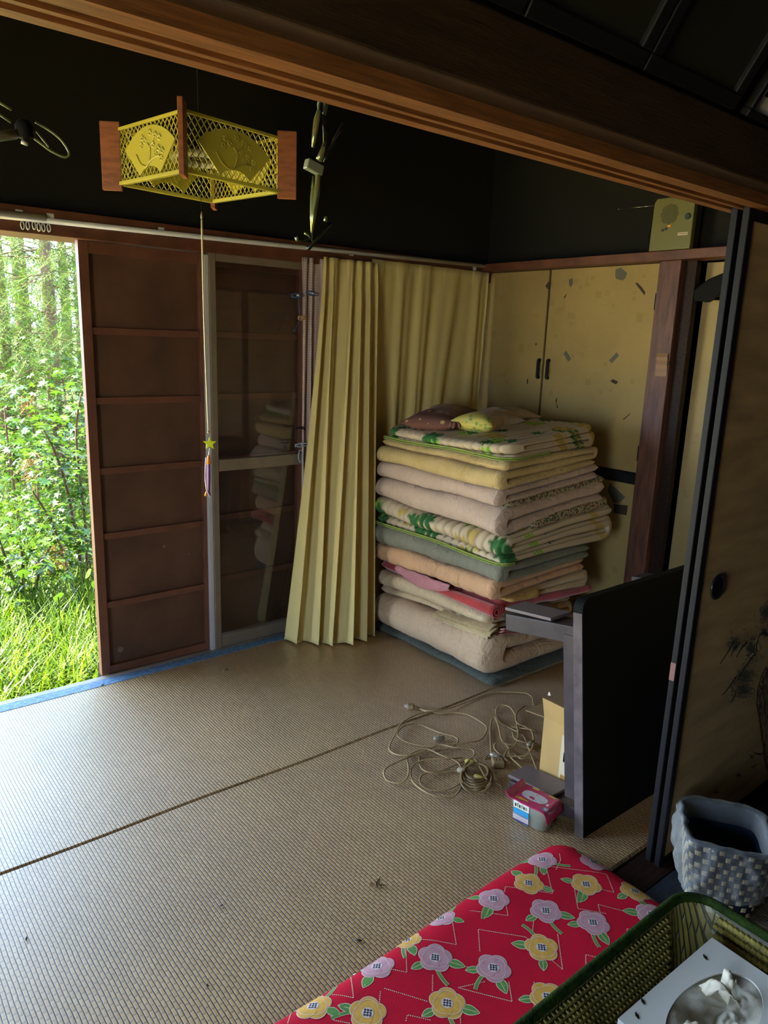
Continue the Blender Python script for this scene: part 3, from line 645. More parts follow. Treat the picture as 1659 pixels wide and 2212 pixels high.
# regularise to a square of the same size and turn
ang = math.atan2(LB[2].y-LB[1].y, LB[2].x-LB[1].x); ang2 = math.atan2(LB[0].y-LB[1].y, LB[0].x-LB[1].x)-math.pi/2
th = (ang+ang2)/2; S = .325/2
ex = Vector((math.cos(th), math.sin(th), 0)); ey = Vector((-math.sin(th), math.cos(th), 0))
cen.z = 0
crn = {'L': cen-ex*S+ey*S, 'N': cen-ex*S-ey*S, 'R': cen+ex*S-ey*S, 'B': cen+ex*S+ey*S}
zb0, zt0 = 1.816, 1.962
def side(a, b):
    P, Q = crn[a], crn[b]; W = (Q-P).length; d = (Q-P)/W; nrm = d.cross(Vector((0, 0, 1))); 
    if nrm.dot(P-cen) < 0: nrm = -nrm
    def at(u, z, o=0): return P+d*u+nrm*o+Vector((0, 0, z))
    mb = MB()
    mb.bar(at(0, zb0), at(W, zb0), .014, .010); mb.bar(at(0, zt0), at(W, zt0), .010, .008)
    mb.bar(at(.004, zb0), at(.004, zt0), .006, .006, up=nrm); mb.bar(at(W-.004, zb0), at(W-.004, zt0), .006, .006, up=nrm)
    mb.build('shade_rim', M_shade, lp, bevel=.001)
    lat = MB(); Hh = zt0-zb0; k = .0195
    for sgn in (1, -1):
        c = -Hh*1.0
        while c < W+Hh:
            u0, z0_, u1, z1_ = c, 0, c+Hh*.72, Hh
            if sgn < 0: u0, u1 = u1, u0
            # clip
            (ua, za), (ub, zb2) = (u0, z0_), (u1, z1_)
            if ua > ub: (ua, za), (ub, zb2) = (ub, zb2), (ua, za)
            if ub > 0 and ua < W:
                sl = (zb2-za)/(ub-ua)
                if ua < 0: za += sl*(0-ua); ua = 0
                if ub > W: zb2 += sl*(W-ub); ub = W
                lat.bar(at(ua, zb0+za), at(ub, zb0+zb2), .0022, .002, up=nrm)
            c += k
    o = lat.build('lattice', M_shade, lp); o['kind'] = 'stuff'
    # fan plate with relief
    fan = MB(); fc = (W*.50, zb0-.045); r0, r1 = .075, .178; poly = []
    A0, A1 = math.radians(46), math.radians(134)
    for i in range(19): t = A0+(A1-A0)*i/18; poly.append((fc[0]+r1*math.cos(t), min(zt0-.012, fc[1]+r1*math.sin(t))))
    for i in range(9): t = A1+(A0-A1)*i/8; poly.append((fc[0]+r0*math.cos(t), max(zb0+.006, fc[1]+r0*math.sin(t))))
    fan.prism(poly, lambda p, t: at(p[0], p[1], .001+.003*t)); fan.build('fan_plate', M_shade, lp)
    rel = MB(); rg = random.Random(3)
    def A(u, z): return at(W*u, zb0+Hh*z, .0045)
    for ln in ([(.30, .45), (.36, .28), (.45, .2), (.5, .3), (.52, .5), (.48, .6)], [(.45, .2), (.55, .32), (.66, .35)], [(.5, .5), (.6, .7)]):
        rel.tube(catmull([A(*p) for p in ln], 4), .0028, 5)
    for (u, z) in [(.40, .72), (.44, .66), (.52, .78), (.60, .72), (.66, .66), (.64, .48), (.70, .42), (.60, .40), (.68, .30), (.38, .60), (.56, .56)]:
        for q5 in range(5):
            t = q5*2*math.pi/5; rel.lathe([(.0045, -.0), (.003, .002), (.0001, .0028)], seg=6, T=Matrix.Translation(A(u, z)+d*(.0055*math.cos(t))+Vector((0, 0, .0055*math.sin(t)))) @ nrm.to_track_quat('Z', 'Y').to_matrix().to_4x4())
    rel.build('blossom_relief', M_shade, lp, smooth=True)
for a_, b_ in (('L', 'N'), ('N', 'R'), ('R', 'B'), ('B', 'L')): side(a_, b_)
for k_ in 'LNRB':
    p = crn[k_]; dd = (p-cen); dd.z = 0; dd.normalize()
    MB().bar(p-dd*.004+Vector((0, 0, (zb0+zt0)/2)), p+dd*.052+Vector((0, 0, (zb0+zt0)/2)), .014, .185).build('corner_board', M_plank, lp, bevel=.0015)
MB().lathe([(.035, .0), (.035, .03), (.012, .05)], c=(cen.x, cen.y, 1.90), seg=16, cap=True).build('lamp_holder', M_blackmatte, lp, smooth=False)
MB().tube([(cen.x+.075*math.cos(a), cen.y+.075*math.sin(a), 1.895) for a in [k*math.pi/12 for k in range(24)]], .011, 8, closed=True).build('ring_tube', mat('grey lamp tube', (.35, .36, .30), .35), lp, smooth=True)
MB().tube([(cen.x, cen.y, 1.93), (cen.x-.003, cen.y, 2.42)], .0028, 6).build('cable', M_blackmatte, lp, smooth=True)
sx_, sy_ = cen.x, cen.y
MB().tube([(sx_, sy_, 1.90), (sx_+.002, sy_, 1.745)], .0009, 5).build('pull_chain', M_blackmatte, lp)
MB().lathe([(.0015, 0), (.004, .006), (.004, .012), (.0015, .022)], c=(sx_+.002, sy_, 1.728), seg=8).build('chain_weight', M_alu, lp, smooth=True)
e1 = WY(450, 930, sy_)
pull_ = thing('pull_cord', 'long cream lamp pull cord with a yellow star on it', 'pull cord', (sx_, sy_, 1.0))
MB().tube(catmull([(sx_+.002, sy_, 1.728), (sx_+.003, sy_, 1.45), e1], 6), .0026, 6).build('cord', mat('cream cord', (.62, .55, .30), .6), pull_, smooth=True)
MB().lathe([(.0005, -.006), (.005, 0), (.0005, .006)], c=tuple(e1-Vector((0, 0, .004))), seg=10).build('bead', mat('amber bead', (.55, .30, .08), .25), pull_, smooth=True)
sc_ = WY(453, 958, sy_)
vdir = Vector((sc_.x, sc_.y, 0)).normalized(); sdir = Vector((vdir.y, -vdir.x, 0))
star = [((.022 if k % 2 == 0 else .0095)*math.sin(k*math.pi/5), (.022 if k % 2 == 0 else .0095)*math.cos(k*math.pi/5)) for k in range(10)]
MB().prism(star, lambda p, t: sc_+sdir*p[0]+Vector((0, 0, p[1]))+vdir*(.006*t-.003)).build('star', mat('bright yellow plastic', (.78, .85, .02), .35), pull_, bevel=.0008)
MB().tube([sc_-Vector((0, 0, .015)), WY(450, 990, sy_)], .002, 6).build('cord', mat('white cord', (.75, .72, .68), .5), pull_, smooth=True)
tsl = [WY(449, y, sy_) for y in (986, 1000, 1030, 1055, 1074)]
fig = MB(); 
for i in range(0): pass
MB().tube(catmull([WY(450, 986, sy_), WY(450, 1005, sy_), WY(450, 1035, sy_), WY(450, 1058, sy_), WY(454, 1073, sy_)], 5), [.004+.0065*math.sin(math.pi*min(1, (i+3)/24)) for i in range(21)], 10, flat=.5).build('pendant_body', mat('deep purple plastic', (.10, .01, .13), .3), pull_, smooth=True)
MB().tube(catmull([WY(445, 988, sy_-.006), WY(444, 1010, sy_-.008), WY(444, 1040, sy_-.008), WY(448, 1062, sy_-.006), WY(455, 1074, sy_-.004)], 5), .0022, 6).build('pendant_edge', mat('lilac white plastic', (.75, .62, .75), .3), pull_, smooth=True)
MB().lathe([(.0015, .016), (.006, .006), (.009, -.012), (.004, -.016)], c=tuple(WY(450, 993, sy_)-Vector((0, .002, 0))), seg=10).build('pendant_cap', mat('orange plastic ornament', (.75, .28, .03), .35), pull_, smooth=True)
MB().lathe([(.001, .008), (.006, -.006), (.001, -.010)], c=tuple(WY(445, 1066, sy_)), seg=8).build('pendant_tip', mat('orange plastic ornament', (.75, .28, .03), .35), pull_, smooth=True)

# ------------------------------------------------------------------ things hanging under the beam
M_gloss = mat('glossy dark metal', (.03, .035, .02), .12, metal=.6); M_gl2 = mat('reflective olive metal', (.30, .33, .13), .22, metal=.7)
hg = thing('folding_hanger', 'folded black laundry hanger hooked on the beam', 'hanger', tuple(WY(690, 500, .985)))
YH = .975
def HP(x, y, dy=0): return WY(x, y, YH+dy)
MB().tube(catmull([HP(692, 240), HP(690, 222, -.01), HP(699, 206, -.03), HP(704, 224, -.02), HP(700, 245)], 5), .0036, 8).build('hook', M_gloss, hg, smooth=True)
MB().tube([HP(694, 226), HP(684, 258), HP(680, 290), HP(676, 318)], [.0035, .0045, .004, .002], 8).build('arm', M_gl2, hg, smooth=True)
MB().tube([HP(701, 222, .005), HP(700, 260, .005), HP(702, 312, .005)], .0028, 8).build('arm', M_gloss, hg, smooth=True)
MB().tube([HP(702, 312), HP(694, 335), HP(689, 345)], [.004, .005, .005], 8).build('joint', M_gl2, hg, smooth=True)
MB().box(-.016, .012, -.006, .006, -.007, .007, T=Matrix.Translation(HP(680, 363)) @ Matrix.Rotation(.25, 4, 'Y')).build('clamp', mat('grey green metal', (.30, .34, .24), .4, metal=.4), hg, bevel=.0015)
MB().tube([HP(688, 374), HP(684, 420), HP(678, 460), HP(674, 502)], [.0048, .0046, .0038, .002], 8).build('arm', M_gl2, hg, smooth=True)
MB().tube([HP(676, 380, .01), HP(675, 425, .01), HP(673, 465, .01), HP(673, 500, .01)], [.001, .0036, .0026, .0016], 8).build('arm', M_gl2, hg, smooth=True)
MB().tube([HP(674, 500), HP(674, 520), HP(666, 508), HP(658, 503)], .0018, 6).build('wire', M_gl2, hg, smooth=True)
MB().tube([HP(640, 511), HP(643, 520)], .0028, 6).build('tip', M_gl2, hg, smooth=True)
MB().tube([HP(643, 515), HP(655, 522), HP(672, 515)], .0016, 6).build('wire', M_gloss, hg, smooth=True)
MB().tube([HP(665, 538), HP(690, 512), HP(714, 482)], [.0035, .0018, .0018], 6).build('arm', M_gloss, hg, smooth=True)
MB().tube([HP(700, 350), HP(722, 300), HP(742, 268)], [.0015, .002, .0035], 6).build('arm', M_gloss, hg, smooth=True)
MB().tube([HP(704, 468), HP(703, 478)], .0028, 6).build('tip', M_gl2, hg, smooth=True)

hr = thing('hanging_reel', 'dark rod with a looped cord hanging high on the left', 'cord', tuple(WY(60, 280, 1.3)))
YR = 1.3
def KP(x, y, dy=0): return WY(x, y, YR+dy)
MB().tube([KP(-60, 302), KP(34, 289)], .0075, 10).build('rod', mat('grey green rod', (.30, .32, .22), .25, metal=.5), hr, smooth=True)
MB().lathe([(.001, -.014), (.012, -.009), (.013, .006), (.008, .014), (.001, .016)], c=tuple(KP(52, 282)), seg=14).build('knob', M_blackmatte, hr, smooth=True)
M_cordg = mat('glossy green black cord', (.16, .19, .06), .25)
MB().tube(catmull([KP(76, 263), KP(105, 280), KP(130, 300), KP(146, 322), KP(149, 335), KP(138, 339), KP(112, 327), KP(90, 311), KP(74, 299)], 6), .0019, 6).build('cord_loop', M_cordg, hr, smooth=True)
MB().tube(catmull([KP(78, 283), KP(90, 298), KP(106, 318)], 5), .0014, 6).build('cord_loop', M_cordg, hr, smooth=True)
MB().tube([KP(-20, 208), KP(2, 223), KP(26, 237)], .0022, 6).build('cord', M_cordg, hr, smooth=True)
MB().tube([KP(-20, 236), KP(2, 249), KP(24, 264)], .0020, 6).build('cord', M_cordg, hr, smooth=True)
MB().tube([KP(46, 306), KP(60, 312)], .0030, 6).build('clip', M_alu_white, hr, smooth=True)

# ------------------------------------------------------------------ bedding stack
LV = {  # near-left, far-left, near-right, far-right heights of each interface
 0: (.0, .0, .0, .0), 'p': (.03, .03, .03, .03), 1: (.235, .185, .165, .17), 2: (.305, .300, .27, .29), 3: (.365, .350, .325, .33),
 '3b': (.372, .355, .415, .41), 4: (.455, .438, .475, .46), 5: (.53, .54, .54, .53), 6: (.645, .665, .705, .70), 7: (.765, .762, .815, .80),
 8: (.832, .835, .895, .88), 9: (.945, .945, .975, .95), 10: (1.005, .995, 1.075, 1.06)}
BX0, BX1, BY0, BY1 = 2.17, 2.84, 1.91, 2.70
def level(k):
    nl, fl, nr, fr_ = LV[k]; sd = (hash(str(k)) if False else (sum(ord(c) for c in str(k))*13.7))
    def f(x, y):
        u = (x-BX0)/(BX1-BX0); v = (y-BY0)/(BY1-BY0)
        base = (nl*(1-u)+nr*u)*(1-v)+(fl*(1-u)+fr_*u)*v
        a = 0 if k in (0, 'p') else .013
        return base+a*nz(x*2.6+sd, y*2.6, sd)
    return f
def strip_profile(W, T, n, first, N=26):
    """centre line (x,w) and half thickness of a cloth folded n times; x in [0,W], w in [0,T]"""
    h = T/(2*n); pts = []; R_ = h
    side_open = 'R' if first == 'L' else 'L'
    cur = W if side_open == 'R' else 0.0
    def xat(sidec, layer):
        inset = .006+.010*((layer*37) % 5)/5
        return (W-inset if sidec == 'R' else inset)
    sidec = side_open
    for k in range(n):
        z = h*(2*k+1); tgt = 'L' if sidec == 'R' else 'R'
        s = xat(sidec, k) if k == 0 else (W-R_ if sidec == 'R' else R_)
        e = (W-R_ if tgt == 'R' else R_) if k < n-1 else xat(tgt, k)
        for i in range(N+1): pts.append((s+(e-s)*i/N, z))
        if k < n-1:
            for i in range(1, 8):
                t = math.pi*i/8; dx = R_*math.sin(t)*(1 if tgt == 'R' else -1); pts.append((e+dx, z+h-h*math.cos(t)))
        sidec = tgt
    # half thickness with rounded ends
    d = [0]
    for i in range(1, len(pts)): d.append(d[-1]+math.hypot(pts[i][0]-pts[i-1][0], pts[i][1]-pts[i-1][1]))
    tot = d[-1]; re = min(h*1.4, .03); hs = []
    for q_ in d:
        e = min(q_, tot-q_); hs.append(h*.985*(math.sqrt(max(0.0, 1-(1-e/re)**2)) if e < re else 1))
    hs[0] = hs[-1] = h*.06
    return pts, hs
def futon(label, x0, x1, y0, y1, lb, lt, n, first, m, name='futon', seed=0, pucker=0, ny=110, puff=.08, colfn=None, cat='bedding', endr=.03, corner=.03, parent=None, partname='cloth', quilt=0, crush=1.0):
    fb, ft = level(lb) if not callable(lb) else lb, level(lt) if not callable(lt) else lt
    W = x1-x0; T = max(.02, ft((x0+x1)/2, (y0+y1)/2)-fb((x0+x1)/2, (y0+y1)/2))
    pts, hs = strip_profile(W, T, n, first, 110 if colfn else 30)
    npt = len(pts); h0 = T/(2*n)
    def pos(i, sgn, v):
        y = y0+(y1-y0)*v
        dend = min(y-y0, y1-y); re = min(endr, h0*1.5)
        ef = math.sqrt(max(.0, 1-(1-min(dend, re)/re)**2)) if dend < re else 1
        ef = max(.05, ef)
        a = pts[max(0, i-1)]; b = pts[min(npt-1, i+1)]; tx, tz = b[0]-a[0], b[1]-a[1]; l = math.hypot(tx, tz) or 1
        nx_, nz_ = -tz/l, tx/l
        hh = hs[i]*ef*(1-puff*.5+puff*nz(pts[i][0]*7+seed, y*7, i*.01+seed))*sgn
        if quilt:
            hh *= 1-.50*abs(math.cos(math.pi*y/quilt))**10
        lx, lz = pts[i][0]+nx_*hh, pts[i][1]+nz_*hh
        # rounded plan corners
        cfac = max(0, 1-dend/corner) if corner > 0 else 0
        cut = corner*(1-math.sqrt(max(0, 1-cfac*cfac)))
        u = lx/W; lx = lx+(cut*(1-2*u))
        jx = .020*nz(y*4+seed*3, lz*12, seed)*(1 if True else 0)
        X = x0+lx+jx
        if pucker:
            k = math.exp(-(lx/.07)**2); q_ = nz(y*9+seed, 0.3, seed)+.5
            X -= k*2.0*pucker*(abs(math.sin(y*40+5*nz(y*4, 0, seed)+lz*9))**.4-.7)*max(0, q_+.25)
        wv = lz/T
        zb, zt = fb(X, y), ft(X, y)
        Z = zb+(zt-zb)*min(1.0, max(0.0, wv))
        Y = y+.004*nz(lx*9, lz*20, seed+4)*(1 if dend < .1 else 0)
        return Vector((X, Y, Z))
    # y samples: dense at ends
    vs_ = sorted(set([0, .003, .008, .014, .022, .032]+[i/ny for i in range(2, ny-1)]+[1-.032, 1-.022, 1-.014, 1-.008, 1-.003, 1]))
    verts = []; W2 = npt*2
    for v in vs_:
        for i in range(npt): verts.append(pos(i, 1, v))
        for i in range(npt-1, -1, -1): verts.append(pos(i, -1, v))
    faces = []
    for j in range(len(vs_)-1):
        for i in range(W2):
            k = (i+1) % W2; faces.append((j*W2+i, j*W2+k, (j+1)*W2+k, (j+1)*W2+i))
    for jj, fl in ((0, False), (len(vs_)-1, True)):
        for i in range(npt-1):
            q4 = (jj*W2+i, jj*W2+i+1, jj*W2+W2-2-i, jj*W2+W2-1-i); faces.append(q4 if fl else q4[::-1])
    mb = MB().add(verts, faces)
    root = parent or thing(name, label, cat, ((x0+x1)/2, (y0+y1)/2, fb((x0+x1)/2, (y0+y1)/2)))
    me = mb.mesh(partname)
    if colfn:
        at_ = me.color_attributes.new('print', 'FLOAT_COLOR', 'POINT'); arr = np.ones((len(verts), 4), dtype=np.float32)
        for i, p in enumerate(verts): arr[i, :3] = colfn(p)
        at_.data.foreach_set('color', arr.ravel())
    o = link(partname, me, m, root, smooth=True)
    return root, (pts, hs, pos, npt)
M_beige = cloth('beige cotton', (.62, .44, .27), var2=(.54, .37, .22), vscale=4)
M_pad = cloth('grey green pad', (.07, .085, .065)); M_cream = cloth('cream cotton', (.60, .45, .26)); M_red = mat('red fleece', (.42, .03, .025), .95, bump=.6, bscale=150, var=.3, vscale=10, sheen=.5)
M_peach = cloth('peach cotton', (.62, .36, .18)); M_greyg = cloth('grey green cotton', (.21, .205, .14)); M_mauve = cloth('pale mauve cotton', (.52, .39, .29))
M_yell = cloth('yellowed quilt cotton', (.56, .42, .18), var2=(.46, .33, .12), vscale=9); M_floral = floral_mat('small floral cloth', (.36, .30, .17), [(.05, .06, .03), (.28, .04, .03), (.10, .09, .04), (.40, .32, .18), (.07, .09, .04), (.05, .05, .03)], 95)
M_quilt = attr_mat('leaf printed quilt'); M_pipe = cloth('lime piping', (.24, .32, .05))
M_redfl = lining_mat('red pink floral cloth', (.40, .13, .11), (.5, .3, .22), 60)
def leafcol(seed, zoff=0, dens=1.0):
    lr = random.Random(seed); leaves = []
    for k in range(30):
        leaves.append((lr.uniform(2.12, 2.9), lr.uniform(1.85, 2.75), lr.uniform(.035, .065), lr.uniform(0, 6.28), lr.choice([0, 0, 1, 2])))
    cols = [(.03, .13, .03), (.22, .42, .03), (.42, .30, .05)]
    def f(p):
        base = (.53, .43, .28)
        # fold x/z into one cloth coordinate so that the print runs round the edge
        cx = p.x+(p.z-zoff)*.8
        yy = p.y
        for (lx, ly, r, a, c) in leaves:
            dx, dy = cx-lx, yy-ly
            if abs(dx) < r and abs(dy) < r:
                rr = math.hypot(dx, dy); t = math.atan2(dy, dx)+a
                lim = r*(.45+.5*abs(math.cos(3.5*t)))
                if rr < lim:
                    return cols[c] if rr > r*.12 and abs(math.sin(3.5*t)) < .97 else tuple(q_*1.6 for q_ in cols[c])
        if yy > 0 and nz(cx*9+seed, yy*9, seed) > .42: return (.46, .34, .10)
        return base
    return f
# pad on the floor
futon('thin grey green pad under the whole bedding pile', 2.15, 2.84, 1.885, 2.70, 0, 'p', 1, 'R', M_pad, seed=1, name='floor_pad')
futon('thick beige futon folded once at the foot of the pile', 2.165, 2.82, 1.905, 2.72, 'p', 1, 2, 'L', M_beige, seed=2, pucker=.004, puff=.2, endr=.09, corner=.07)
futon('thin cream quilt folded in three above the thick beige futon', 2.185, 2.76, 1.955, 2.70, 1, 2, 3, 'R', M_cream, seed=3, pucker=.003, puff=.3)
futon('red fleece blanket between cream quilts and peach futon', 2.18, 2.86, 1.915, 2.70, 2, 3, 1, 'L', M_red, seed=4, puff=.3, name='blanket')
futon('cream quilt sticking out on the right above the red blanket', 2.30, 2.79, 1.90, 2.60, 3, '3b', 2, 'R', M_cream, seed=14, puff=.3)
futon('peach cotton futon with a fringe of small creases in the pile', 2.165, 2.78, 1.915, 2.72, '3b', 4, 2, 'L', M_peach, seed=5, pucker=.006, puff=.2)
futon('plain grey green futon in the middle of the pile', 2.168, 2.76, 1.88, 2.715, 4, 5, 2, 'L', M_greyg, seed=6, pucker=.006, puff=.15)
g, _ = futon('leaf printed pad with lime piping in the middle of the pile', 2.160, 2.89, 1.875, 2.72, 5, 6, 3, 'R', M_quilt, seed=7, name='quilted_pad', colfn=leafcol(4, .55), ny=200, puff=.12, quilt=.045)
futon('pale mauve futon with dark floral lining above the lower leaf pad', 2.165, 2.86, 1.895, 2.72, 6, 7, 2, 'L', M_mauve, seed=8, puff=.15)
futon('pale mauve futon with creased side under the yellowed quilt', 2.168, 2.83, 1.93, 2.72, 7, 8, 2, 'L', M_mauve, seed=9, pucker=.005, puff=.15)
futon('yellowed stained quilt folded right under the top leaf pad', 2.165, 2.79, 1.92, 2.72, 8, 9, 3, 'L', M_yell, seed=10, puff=.10)
tp_, _ = futon('leaf printed pad with lime piping on top of the pile', 2.195, 2.80, 1.93, 2.71, 9, 10, 3, 'R', M_quilt, seed=11, name='quilted_pad', colfn=leafcol(9, .97), ny=200, puff=.12, quilt=.045, corner=.09)
# floral linings showing as bands
def band(parent, lo, x0, x1, y0, y1, th_, m, seed, name='lining'):
    f = level(lo); fb = lambda x, y: f(x, y)-th_*.5; ft_ = lambda x, y: f(x, y)+th_*.5
    futon(None, x0, x1, y0, y1, fb, ft_, 1, 'L', m, seed=seed, parent=parent, partname=name, ny=40)
band(futon('dark floral cloth showing between the two mauve futons', 2.19, 2.86, 1.912, 2.68, lambda x, y: level(7)(x, y)-.012, lambda x, y: level(7)(x, y)+.016, 1, 'L', M_floral, seed=21, name='floral_cloth')[0], 7, 2.6, 2.62, 2.4, 2.42, .004, M_floral, 22)
futon('dark floral cloth bulging out above the lower leaf pad', 2.32, 2.87, 1.882, 2.5, lambda x, y: level(6)(x, y)-.018, lambda x, y: level(6)(x, y)+.035, 1, 'L', M_floral, seed=23, name='floral_cloth')
# piping tubes on the two leaf pads
def piping(root, x0, y0, y1, x1, lv, off, corner=.05):
    f = level(lv); P = []
    for i in range(24): y = y1-(y1-y0-corner)*i/23; P.append((x0, y))
    for i in range(1, 9): t = i/9*math.pi/2; P.append((x0+corner-corner*math.cos(t), y0+corner-corner*math.sin(t)))
    for i in range(14): P.append((x0+corner+(x1-x0-corner)*i/13, y0))
    pts = [Vector((x-.001, y-.001, f(x, y)+off+.003*math.sin(y*9))) for x, y in P]
    MB().tube(catmull(pts, 2), .0042, 6).tube(catmull([p+Vector((-.001, 0, -.008)) for p in pts], 2), .0028, 6).build('piping', M_pipe, root, smooth=True)
piping(tp_, 2.192, 1.925, 2.70, 2.45, 9, .012, .09)
piping(g, 2.156, 1.872, 2.70, 2.22, 5, .012, .05)
# pink towel and rolled end of the red blanket
tw = thing('pink_towel', 'dusty pink towel hanging over the red blanket on the pile', 'towel', (2.16, 2.3, .35))
def tfn(u, v):
    y = 2.52-.36*u; f = level(3)(2.17, y); return Vector((2.150-.008*math.sin(v*3)-.004*nz(u*8, v*3, 2), y, f+.012-.050*v*(.4+.8*math.sin(math.pi*u))+.004*nz(u*6, v*5)))
o = MB().grid(tfn, 40, 12).build('cloth', cloth('dusty pink towelling', (.48, .20, .20)), tw, smooth=True); o.modifiers.new('s', 'SOLIDIFY').thickness = .004
rb = thing('red_roll', 'rolled end of a red fleece blanket at the pile corner', 'blanket', (2.17, 1.93, .31))
sp_ = []
for i in range(60):
    t = i/59; a = t*4.2*math.pi; r = .006+.026*t; sp_.append((r*math.cos(a), r*.85*math.sin(a)))
def rfn(u, v):
    i = u*(len(sp_)-1); k = min(int(i), len(sp_)-2); a, b = sp_[k], sp_[k+1]; f = i-k
    y = 1.90+.42*v; sh_ = 1-.55*v
    return Vector((2.170+(a[0]+(b[0]-a[0])*f)*sh_, y, .334+(a[1]+(b[1]-a[1])*f)*sh_-.004*v))
o = MB().grid(rfn, 100, 16).build('cloth', M_red, rb, smooth=True); o.modifiers.new('s', 'SOLIDIFY').thickness = .006
# folded cloths between the beige futon and the cream quilts
fc_ = thing('folded_cloth', 'yellowish folded cloth hanging out above the thick beige futon', 'cloth', (2.15, 2.1, .23))
for q_, (dz, dx, y0c, y1c, m) in enumerate([(0, 0, 1.915, 2.27, cloth('old yellow cloth', (.48, .36, .17))), (.012, .012, 1.93, 2.24, cloth('brown yellow cloth', (.40, .29, .14))), (-.012, .004, 1.93, 2.20, cloth('straw cloth', (.52, .40, .21)))]):
    def cfn(u, v, dz=dz, dx=dx, y0c=y0c, y1c=y1c):
        y = y0c+(y1c-y0c)*u; a = v*math.pi; z = level(1)(2.2, y)+.006+dz
        return Vector((2.20+dx-.05*math.sin(a)-.006*nz(u*6, q_, 1), y, z+.016*math.cos(a)*(1-.4*u)-.010*math.sin(a)+.003*nz(u*9, v, q_)))
    o = MB().grid(cfn, 40, 14).build('layer', m, fc_, smooth=True); o.modifiers.new('s', 'SOLIDIFY').thickness = .003
rc = thing('red_floral_cloth', 'red and pink floral cloth edge lying on the beige futon at the front', 'cloth', (2.4, 1.9, .2))
for q_ in range(3):
    def dfn(u, v, q_=q_):
        x = 2.20+.42*u; return Vector((x, 1.893-.004*q_+.02*v+.006*nz(u*7, v*2, q_), level(1)(x, 1.92)+.004+.013*q_-.012*v*(1-u)+.003*math.sin(u*19+q_)))
    o = MB().grid(dfn, 50, 6).build('layer', M_redfl, rc, smooth=True); o.modifiers.new('s', 'SOLIDIFY').thickness = .005
br_ = futon('brown folded cushion squeezed under the cream quilts at the front', 2.27, 2.60, 1.885, 2.2, lambda x, y: level(1)(x, y)+.03-.05*(x-2.27), lambda x, y: level(1)(x, y)+.085, 1, 'L', cloth('brown cotton', (.17, .085, .03)), seed=31, name='cushion')
yc = futon('yellow trimmed cream cloth below the peach futon corner', 2.215, 2.42, 1.878, 2.2, lambda x, y: level(3)(x, y)-.004, lambda x, y: level('3b')(x, y)+.002, 1, 'L', cloth('orange yellow cloth', (.50, .30, .08)), seed=32, name='yellow_cloth')

# pillows
def pillow(label, c, L_, Wd, Hh, rot, tilt, m1, m2=None, seed=0, name='pillow', knot=False):
    root = thing(name, label, 'pillow', c)
    T = Matrix.Translation(c) @ Matrix.Rotation(rot, 4, 'Z') @ Matrix.Rotation(tilt, 4, 'Y')
    def fn(u, v):
        # u around length, v around section
        a = u*2-1; b = math.sin(math.pi*(v*2-.5))
        s = (1-abs(a)**3.2)**.5 if abs(a) < 1 else 0
        x = a*L_/2; t = v*2*math.pi
        cy = math.copysign(abs(math.cos(t))**.8, math.cos(t)); cz = math.copysign(abs(math.sin(t))**1.3, math.sin(t))
        wd = Wd/2*(1-.10*(1-abs(a)**2)*1.0)*(1 if abs(a) < .999 else .98)
        y = cy*wd*(.86+.14*abs(a)**2); z = cz*Hh/2*s
        w_ = .006*nz(x*12+seed, y*12, z*12+seed)
        return T @ Vector((x, y, z+w_+Hh/2))
    mb = MB().grid(fn, 40, 36); me = mb.mesh('case')
    o = link('case', me, [m1]+([m2] if m2 else []), root, smooth=True)
    if m2:
        nu = 40
        for j in range(36):
            for i in range(40):
                if i < 11 + 3*math.sin(j) : me.polygons[j*40+i].material_index = 1 if (m2 and (j < 9 or j > 22 or i < 7)) else 0
    if knot:
        kb = MB(); kp = T @ Vector((-L_/2+.03, -Wd/2+.03, Hh*.5))
        for k in range(7):
            a = k*.9; kb.tube(catmull([kp, kp+Vector((.02*math.cos(a), .02*math.sin(a)-.01, .012)), kp+Vector((.036*math.cos(a), .03*math.sin(a)-.012, -.010))], 4), [.003+.006*math.sin(math.pi*q2/8) for q2 in range(9)], 6)
        kb.build('tied_corner', m2 or m1, root, smooth=True)
    return root
M_browndot = lining_mat('brown cloth with cream dots', (.17, .075, .055), (.55, .36, .12), 22, .22)
M_pilbrown = cloth('dusty brown pillow cotton', (.26, .16, .12)); M_pilbeige = cloth('beige pillow cotton', (.46, .36, .24))
M_pilyel = floral_mat('yellow leaf print', (.58, .50, .12), [(.60, .52, .12), (.55, .50, .18), (.20, .34, .10), (.62, .52, .12), (.30, .34, .06)], 55)
pillow('brown pillow with cream dots and a tied corner on top of the pile', (2.43, 2.55, 1.0), .50, .28, .10, .55, -.05, M_pilbrown, M_browndot, 3, knot=True)
pillow('beige pillow with a yellow leaf print end on top of the pile', (2.47, 2.30, 1.005), .34, .22, .10, .28, 0, M_pilbeige, M_pilyel, 7)
pillow('plain beige pillow behind the yellow printed one on the pile', (2.66, 2.36, 1.03), .34, .20, .075, .2, .05, cloth('plain dim beige cotton', (.40, .31, .19)), None, 9)

